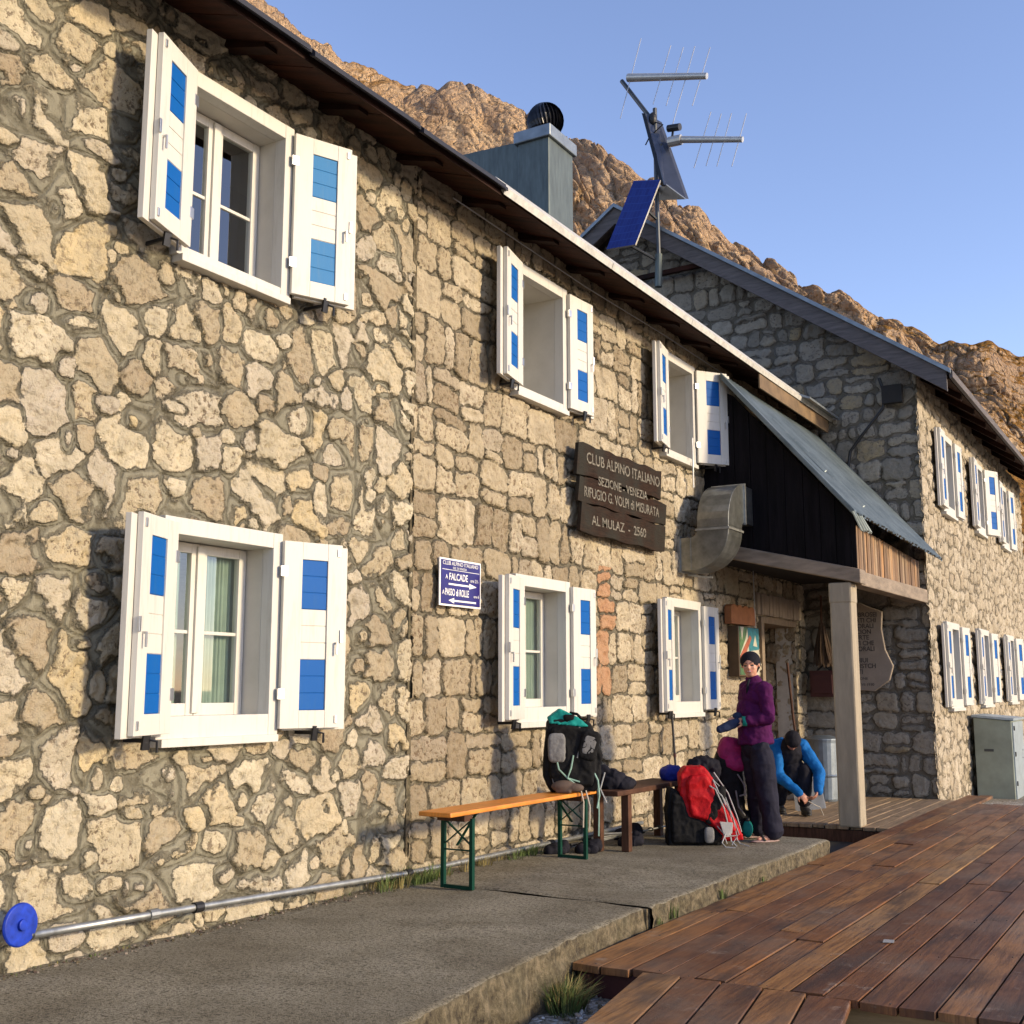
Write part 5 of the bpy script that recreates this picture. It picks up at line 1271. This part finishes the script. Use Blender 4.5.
def face_paint(c, f, l, u, s, zneck=None):
    def fn(p):
        d = p-c; a_, b_, q = d.dot(f)/s, d.dot(l)/s, d.dot(u)/s
        if a_ > .22:
            if abs(abs(b_)-.135) < .058 and abs(q+.005) < .030: return 2
            if abs(abs(b_)-.14) < .085 and abs(q-.118+abs(abs(b_)-.13)*.3) < .015: return 3
            if abs(b_) < .075 and abs(q+.226-abs(b_)*.15) < .010: return 4
            if abs(b_) < .125 and abs(q+.232-abs(b_)*.22) < .036: return 1
        return 0
    return fn
FP = ['skin', 'lips', 'eye_dark', 'hair', 'teeth']

# standing woman
O = Vector((1.54, 10.61, 0.008)); F = frame_at(O)
wo = empty('person', O, 'smiling woman in purple fleece and dark trousers standing by the packs holding a dark sock', 'person')
f_, l_ = basis(-.93, .36); hf, hl = basis(-.40, .92)
bxm = Matrix((f_, l_, UPV)).transposed()
body = MB(); hc = F(-.105,1.605,.03); HS = .245
hu = (UPV*1.0-rt*.10+tc*.05).normalized(); hfx = (hf-hu*hf.dot(hu)).normalized(); hlx = hu.cross(hfx)
head(body, hc, hfx, hlx, hu, HS, 'skin')
capchain(body, [hc-UPV*.07-hf*.02, F(-.065,1.42,0)], [.052,.055], 'skin')
capchain(body, [F(-.06,1.40,0), F(-.085,1.22,0), F(-.08,1.02,0), F(-.075,.92,0)], [.08,.11,.10,.11], 'skin')
shL, shR = F(-.005,1.375,.135), F(-.11,1.38,-.14); elL, elR = F(.025,1.12,.17), F(-.14,1.12,-.18); wrL, wrR = F(-.185,1.085,.14), F(-.235,1.10,.0)
for sh_, el_, wr_ in ((shL,elL,wrL),(shR,elR,wrR)): capchain(body, [F(-.06,1.36,0).lerp(sh_,.6), sh_, el_, wr_], [.055,.046,.036,.025], 'skin')
hand(body, wrL, F(-.27,1.09,.09)-wrL, -UPV*.6-tc*.7, 1, 'skin', .8); hand(body, wrR, F(-.29,1.11,.07)-wrR, tc*-.2-UPV*.7, -1, 'skin', .8)
hipL, hipR = F(-.055,.84,.08), F(-.085,.84,-.08); knL, knR = F(-.01,.48,.10), F(-.05,.49,-.10); anL, anR = F(.045,.09,.11), F(-.045,.09,-.20)
for h_, k_, n_ in ((hipL,knL,anL),(hipR,knR,anR)):
    capchain(body, [h_, k_, n_], [.09,.055,.036], 'skin'); capchain(body, [n_+V3(0,0,-.03)-f_*.03, n_-V3(0,0,.05)+f_*.05, n_-V3(0,0,.062)+f_*.16], [.034,.028,.018], 'skin')
blob('body', body, wo, .0055, 2, paint=(FP, face_paint(hc, hfx, hlx, hu, HS)))
hb = MB(); m3 = Matrix((hfx, hlx, hu)).transposed(); E_ = lambda a, b_, c_: hc+hfx*a*HS+hlx*b_*HS+hu*c_*HS
tl_ = (hu+hfx*.28).normalized(); m4 = Matrix(((hfx-tl_*hfx.dot(tl_)).normalized(), hlx, tl_)).transposed()
hb.ell(E_(-.07,0,.17), (.44*HS,.385*HS,.35*HS), 'black_cloth', m4, 20, 14); hb.ell(E_(-.23,0,.05), (.36*HS,.37*HS,.36*HS), 'black_cloth', m3)
blob('headband_hat', hb, wo, .006, 2)
hr = MB(); hr.ell(E_(-.27,0,-.12), (.19*HS,.27*HS,.27*HS), 'hair', m3); blob('hair', hr, wo, .006, 1)
tp = MB(); capchain(tp, [F(-.075,1.455,.0), F(-.065,1.39,0)], [.064,.085], 'purple_fleece')
tp.ell(F(-.07,1.30,0), (.125,.175,.14), 'purple_fleece', bxm); tp.ell(F(-.085,1.17,.0), (.140,.165,.17), 'purple_fleece', bxm)
tp.tube([F(-.085,1.18,0), F(-.075,1.02,0), F(-.07,.88,0)], [.145,.145,.158], 'purple_fleece', 20)
capchain(tp, [F(-.05,1.36,.07), shL, elL, wrL], [.085,.070,.056,.040], 'purple_fleece'); capchain(tp, [F(-.09,1.37,-.07), shR, elR, wrR], [.085,.070,.056,.040], 'purple_fleece')
blob('fleece', tp, wo, .007, 2, .016, 9, 4)
tr_ = MB(); tr_.ell(F(-.075,.85,0), (.112,.140,.12), 'navy_trousers', bxm)
capchain(tr_, [hipL, F(-.03,.70,.09), knL, F(.02,.24,.11), F(.04,.10,.11)], [.095,.100,.088,.080,.082], 'navy_trousers'); capchain(tr_, [hipR, F(-.08,.70,-.09), knR, F(-.045,.24,-.15), F(-.04,.10,-.19)], [.095,.098,.086,.076,.078], 'navy_trousers')
blob('trousers', tr_, wo, .008, 3, .017, 6.5, 9)
for n_ in (anL, anR):
    sn = MB(); q0 = Vector((n_.x, n_.y, O.z)); sn.ell(q0+f_*.09+V3(0,0,.010), (.150,.048,.013), 'sandal', bxm); sn.tube([q0+f_*.12+l_*.045+V3(0,0,.015), q0+f_*.13+V3(0,0,.062), q0+f_*.12-l_*.045+V3(0,0,.015)], .011, 'rubber', 8)
    sn.build('sandal', wo, smooth=True)
sk = MB(); sk.tube([F(-.24,1.085,.10), F(-.30,1.06,.10), F(-.37,1.03,.10), F(-.42,1.01,.10)], [.036,.042,.040,.030], 'sock_navy', 12); sk.ell(F(-.42,1.01,.10), .032, 'sock_navy'); sk.ell(F(-.245,1.13,.06), (.045,.04,.035), 'pack_grey', ro)
cl_ = MB(); cl_.tube([F(-.13,1.47,.075), F(-.15,1.42,.095), F(-.155,1.34,.10)], .012, 'black_cloth', 8); cl_.build('zip', wo, smooth=True)
tag(blob('sock', sk, None, .007, 2, .006, 16), 'dark navy sock held in both hands of the standing woman', 'sock')
cf = MB(); cf.tube([wrL+rt*.015, wrL-rt*.035+UPV*.002], .046, 'pack_teal', 14); cf.build('cuff', wo, smooth=True)

# crouching man tying his shoe
O = Vector((.60, 14.33, -.115)); F = frame_at(O)
ma = empty('person', O, 'crouching man in blue sleeves and black vest bent over tying his shoe', 'person')
bxm = Matrix((tc, rt, UPV)).transposed()
body = MB(); hc = F(-.02,.87,.22); hfx = (tc*.42-UPV*.90).normalized(); hu = (tc*.90+UPV*.42+rt*.05).normalized(); hu = (hu-hfx*hu.dot(hfx)).normalized(); hlx = hu.cross(hfx); HM = .235
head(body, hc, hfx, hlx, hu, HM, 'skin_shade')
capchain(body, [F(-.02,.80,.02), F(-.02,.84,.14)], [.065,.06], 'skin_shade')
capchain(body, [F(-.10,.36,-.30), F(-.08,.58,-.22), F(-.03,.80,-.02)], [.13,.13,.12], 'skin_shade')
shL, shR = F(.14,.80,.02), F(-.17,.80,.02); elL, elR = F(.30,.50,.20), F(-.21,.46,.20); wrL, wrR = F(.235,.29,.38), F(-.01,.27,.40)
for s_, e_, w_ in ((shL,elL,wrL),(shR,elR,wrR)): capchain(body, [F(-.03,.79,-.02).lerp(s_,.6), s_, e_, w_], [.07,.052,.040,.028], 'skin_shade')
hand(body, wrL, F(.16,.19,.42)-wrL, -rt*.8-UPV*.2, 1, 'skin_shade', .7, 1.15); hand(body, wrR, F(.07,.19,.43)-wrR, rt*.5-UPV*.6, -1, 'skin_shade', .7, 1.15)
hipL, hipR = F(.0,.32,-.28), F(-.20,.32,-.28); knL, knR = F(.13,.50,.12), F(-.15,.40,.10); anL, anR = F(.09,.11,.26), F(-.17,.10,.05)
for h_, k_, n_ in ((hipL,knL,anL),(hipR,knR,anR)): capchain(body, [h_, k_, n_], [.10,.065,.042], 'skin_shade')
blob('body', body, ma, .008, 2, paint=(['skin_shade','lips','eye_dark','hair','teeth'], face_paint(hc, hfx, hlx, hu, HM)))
hr = MB(); m3 = Matrix((hfx, hlx, hu)).transposed(); E_ = lambda a, b_, c_: hc+hfx*a*HM+hlx*b_*HM+hu*c_*HM
hr.ell(E_(-.06,0,.15), (.46*HM,.40*HM,.40*HM), 'black_cloth', m3, 20, 14); hr.ell(E_(-.22,0,-.04), (.34*HM,.38*HM,.42*HM), 'black_cloth', m3); hr.ell(E_(.12,0,.24), (.28*HM,.34*HM,.26*HM), 'black_cloth', m3); blob('cap', hr, ma, .007, 2, .006, 12)
ve = MB(); ve.ell(F(-.02,.72,.03), (.16,.17,.19), 'black_cloth', bxm); ve.ell(F(-.04,.58,-.06), (.19,.19,.24), 'black_cloth', bxm); ve.ell(F(-.08,.40,-.22), (.20,.20,.18), 'black_cloth', bxm); ve.ell(F(.02,.45,.06), (.13,.17,.20), 'black_cloth', bxm)
blob('vest', ve, ma, .010, 3, .010, 8)
sv = MB(); capchain(sv, [F(.08,.82,.0), shL, elL, wrL], [.085,.088,.068,.048], 'cyan_fleece'); capchain(sv, [F(-.10,.82,.0), shR, elR, wrR], [.085,.088,.068,.048], 'cyan_fleece')
blob('sleeves', sv, ma, .009, 2, .012, 9)
tr_ = MB(); capchain(tr_, [hipL, knL, anL+V3(0,0,.05)], [.13,.10,.075], 'black_cloth'); capchain(tr_, [hipR, knR, anR+V3(0,0,.05)], [.13,.10,.075], 'black_cloth'); tr_.ell(F(-.10,.30,-.28), (.14,.20,.14), 'black_cloth', bxm)
blob('trousers', tr_, ma, .010, 3, .012, 7)
for n_ in (anL, anR):
    sn = MB(); q0 = Vector((n_.x, n_.y, O.z)); sn.ell(q0+V3(0,0,.075), (.06,.05,.07), 'rubber'); sn.ell(q0+tc*.09+V3(0,0,.045), (.14,.055,.045), 'rubber', bxm); sn.ell(q0+tc*.08+V3(0,0,.012), (.16,.06,.014), 'rubber', bxm); blob('shoe', sn, ma, .008, 2)
a = MB(); a.tube([F(.10,.17,.42), F(.17,.13,.42), F(.24,.10,.40), F(.28,.0,.40)], .005, 'rope', 6); a.build('lace', ma)

# ------------------------------------------------------------------ grass and loose stones
def tuft(mb, c, n, h, sp, mat, rn, lean=.5):
    for i in range(n):
        a_ = rn.random()*6.283; r_ = rn.random()**.5*sp; p = Vector((c[0]+r_*math.cos(a_), c[1]+r_*math.sin(a_), c[2])); hh = h*(.5+rn.random()*.6)
        d = Vector((math.cos(a_), math.sin(a_), 0))*hh*lean*rn.random(); s_ = Vector((-math.sin(a_+1), math.cos(a_+1), 0))*.0028
        p1 = p+d*.35+V3(0,0,hh*.6); p2 = p+d+V3(0,0,hh*(1-.25*rn.random()))
        mb.add([p-s_, p+s_, p1+s_*.7, p1-s_*.7, p2], [(0,1,2,3), (3,2,4)], mat)
rn = random.Random(21)
gm = MB()
for i in range(46):
    y_ = rn.choice((rn.uniform(6.6,7.3), rn.uniform(7.2,8.9), rn.uniform(6.9,7.2))); x_ = rn.uniform(.03,.20); tuft(gm, (x_, y_, .0), 26, .06+.10*rn.random()*(1 if y_ < 7.3 else .7), .06, rn.choice(('grass_green','grass_green','grass_dry')), rn, .8)
for i in range(30): tuft(gm, (rn.uniform(.03,.07), rn.uniform(2.5,6.6), .0), 6, .02, .03, rn.choice(('grass_dry','grass_green')), rn, .8)
tag(gm.build('grass'), 'green grass growing along the foot of the wall under the orange bench', 'grass', kind='stuff')
gm = MB()
for i in range(10): tuft(gm, (2.09+rn.uniform(-.03,.10), 5.62+rn.uniform(-.14,.14), -.31), 70, .19, .07, 'grass_green' if i % 3 else 'grass_dry', rn, 1.0)
tag(gm.build('grass'), 'shaggy tuft of grass at the path edge in the gravel', 'grass', kind='stuff')
gm = MB()
for x_, y_, h_ in ((2.00,7.30,.13),(2.01,7.38,.10),(2.03,8.2,.10),(2.01,7.12,.05),(2.03,9.1,.05),(2.02,8.25,.08)): tuft(gm, (x_, y_, -.115), 16, h_, .022, 'grass_green', rn, .35)
for i in range(24): tuft(gm, (2.02+rn.uniform(-.02,.012), rn.uniform(4.5,7.0), -.16-.1*rn.random()), 5, .05, .03, 'grass_dry', rn, .6)
tag(gm.build('grass'), 'weeds sprouting between path edge and deck boards', 'grass', kind='stuff')
gm = MB()
for i in range(900):
    x_, y_ = rn.uniform(1.6,3.0), rn.uniform(4.0,6.2); s_ = .006+.018*rn.random()**3
    m3 = Matrix.Rotation(rn.random()*6, 3, Vector((rn.random(), rn.random(), rn.random()+.1)).normalized())
    o_ = len(gm.v); gm.ell((x_, y_, -.30+s_*.3), (s_*(.8+.5*rn.random()), s_, s_*.6), rn.choice(('plaque_stone','concrete','shovel_metal')), m3, 6, 4)
tag(gm.build('pebbles'), 'grey pebbles scattered on the ground beside the path', 'gravel', kind='stuff')
gm = MB()   # dirt and crumbs where wall meets path
for i in range(1100):
    y_ = rn.uniform(2.2,11); x_ = .045+abs(rn.gauss(0,.06)); s_ = .003+.009*rn.random()**3
    gm.ell((x_, y_, s_*.3+.002), (s_*1.2, s_, s_*.6), rn.choice(('plaque_stone','glove_brown','kerb_face')), None, 5, 3)
tag(gm.build('crumbs'), 'dirt and stone crumbs along the foot of the wall', 'dirt', kind='stuff')
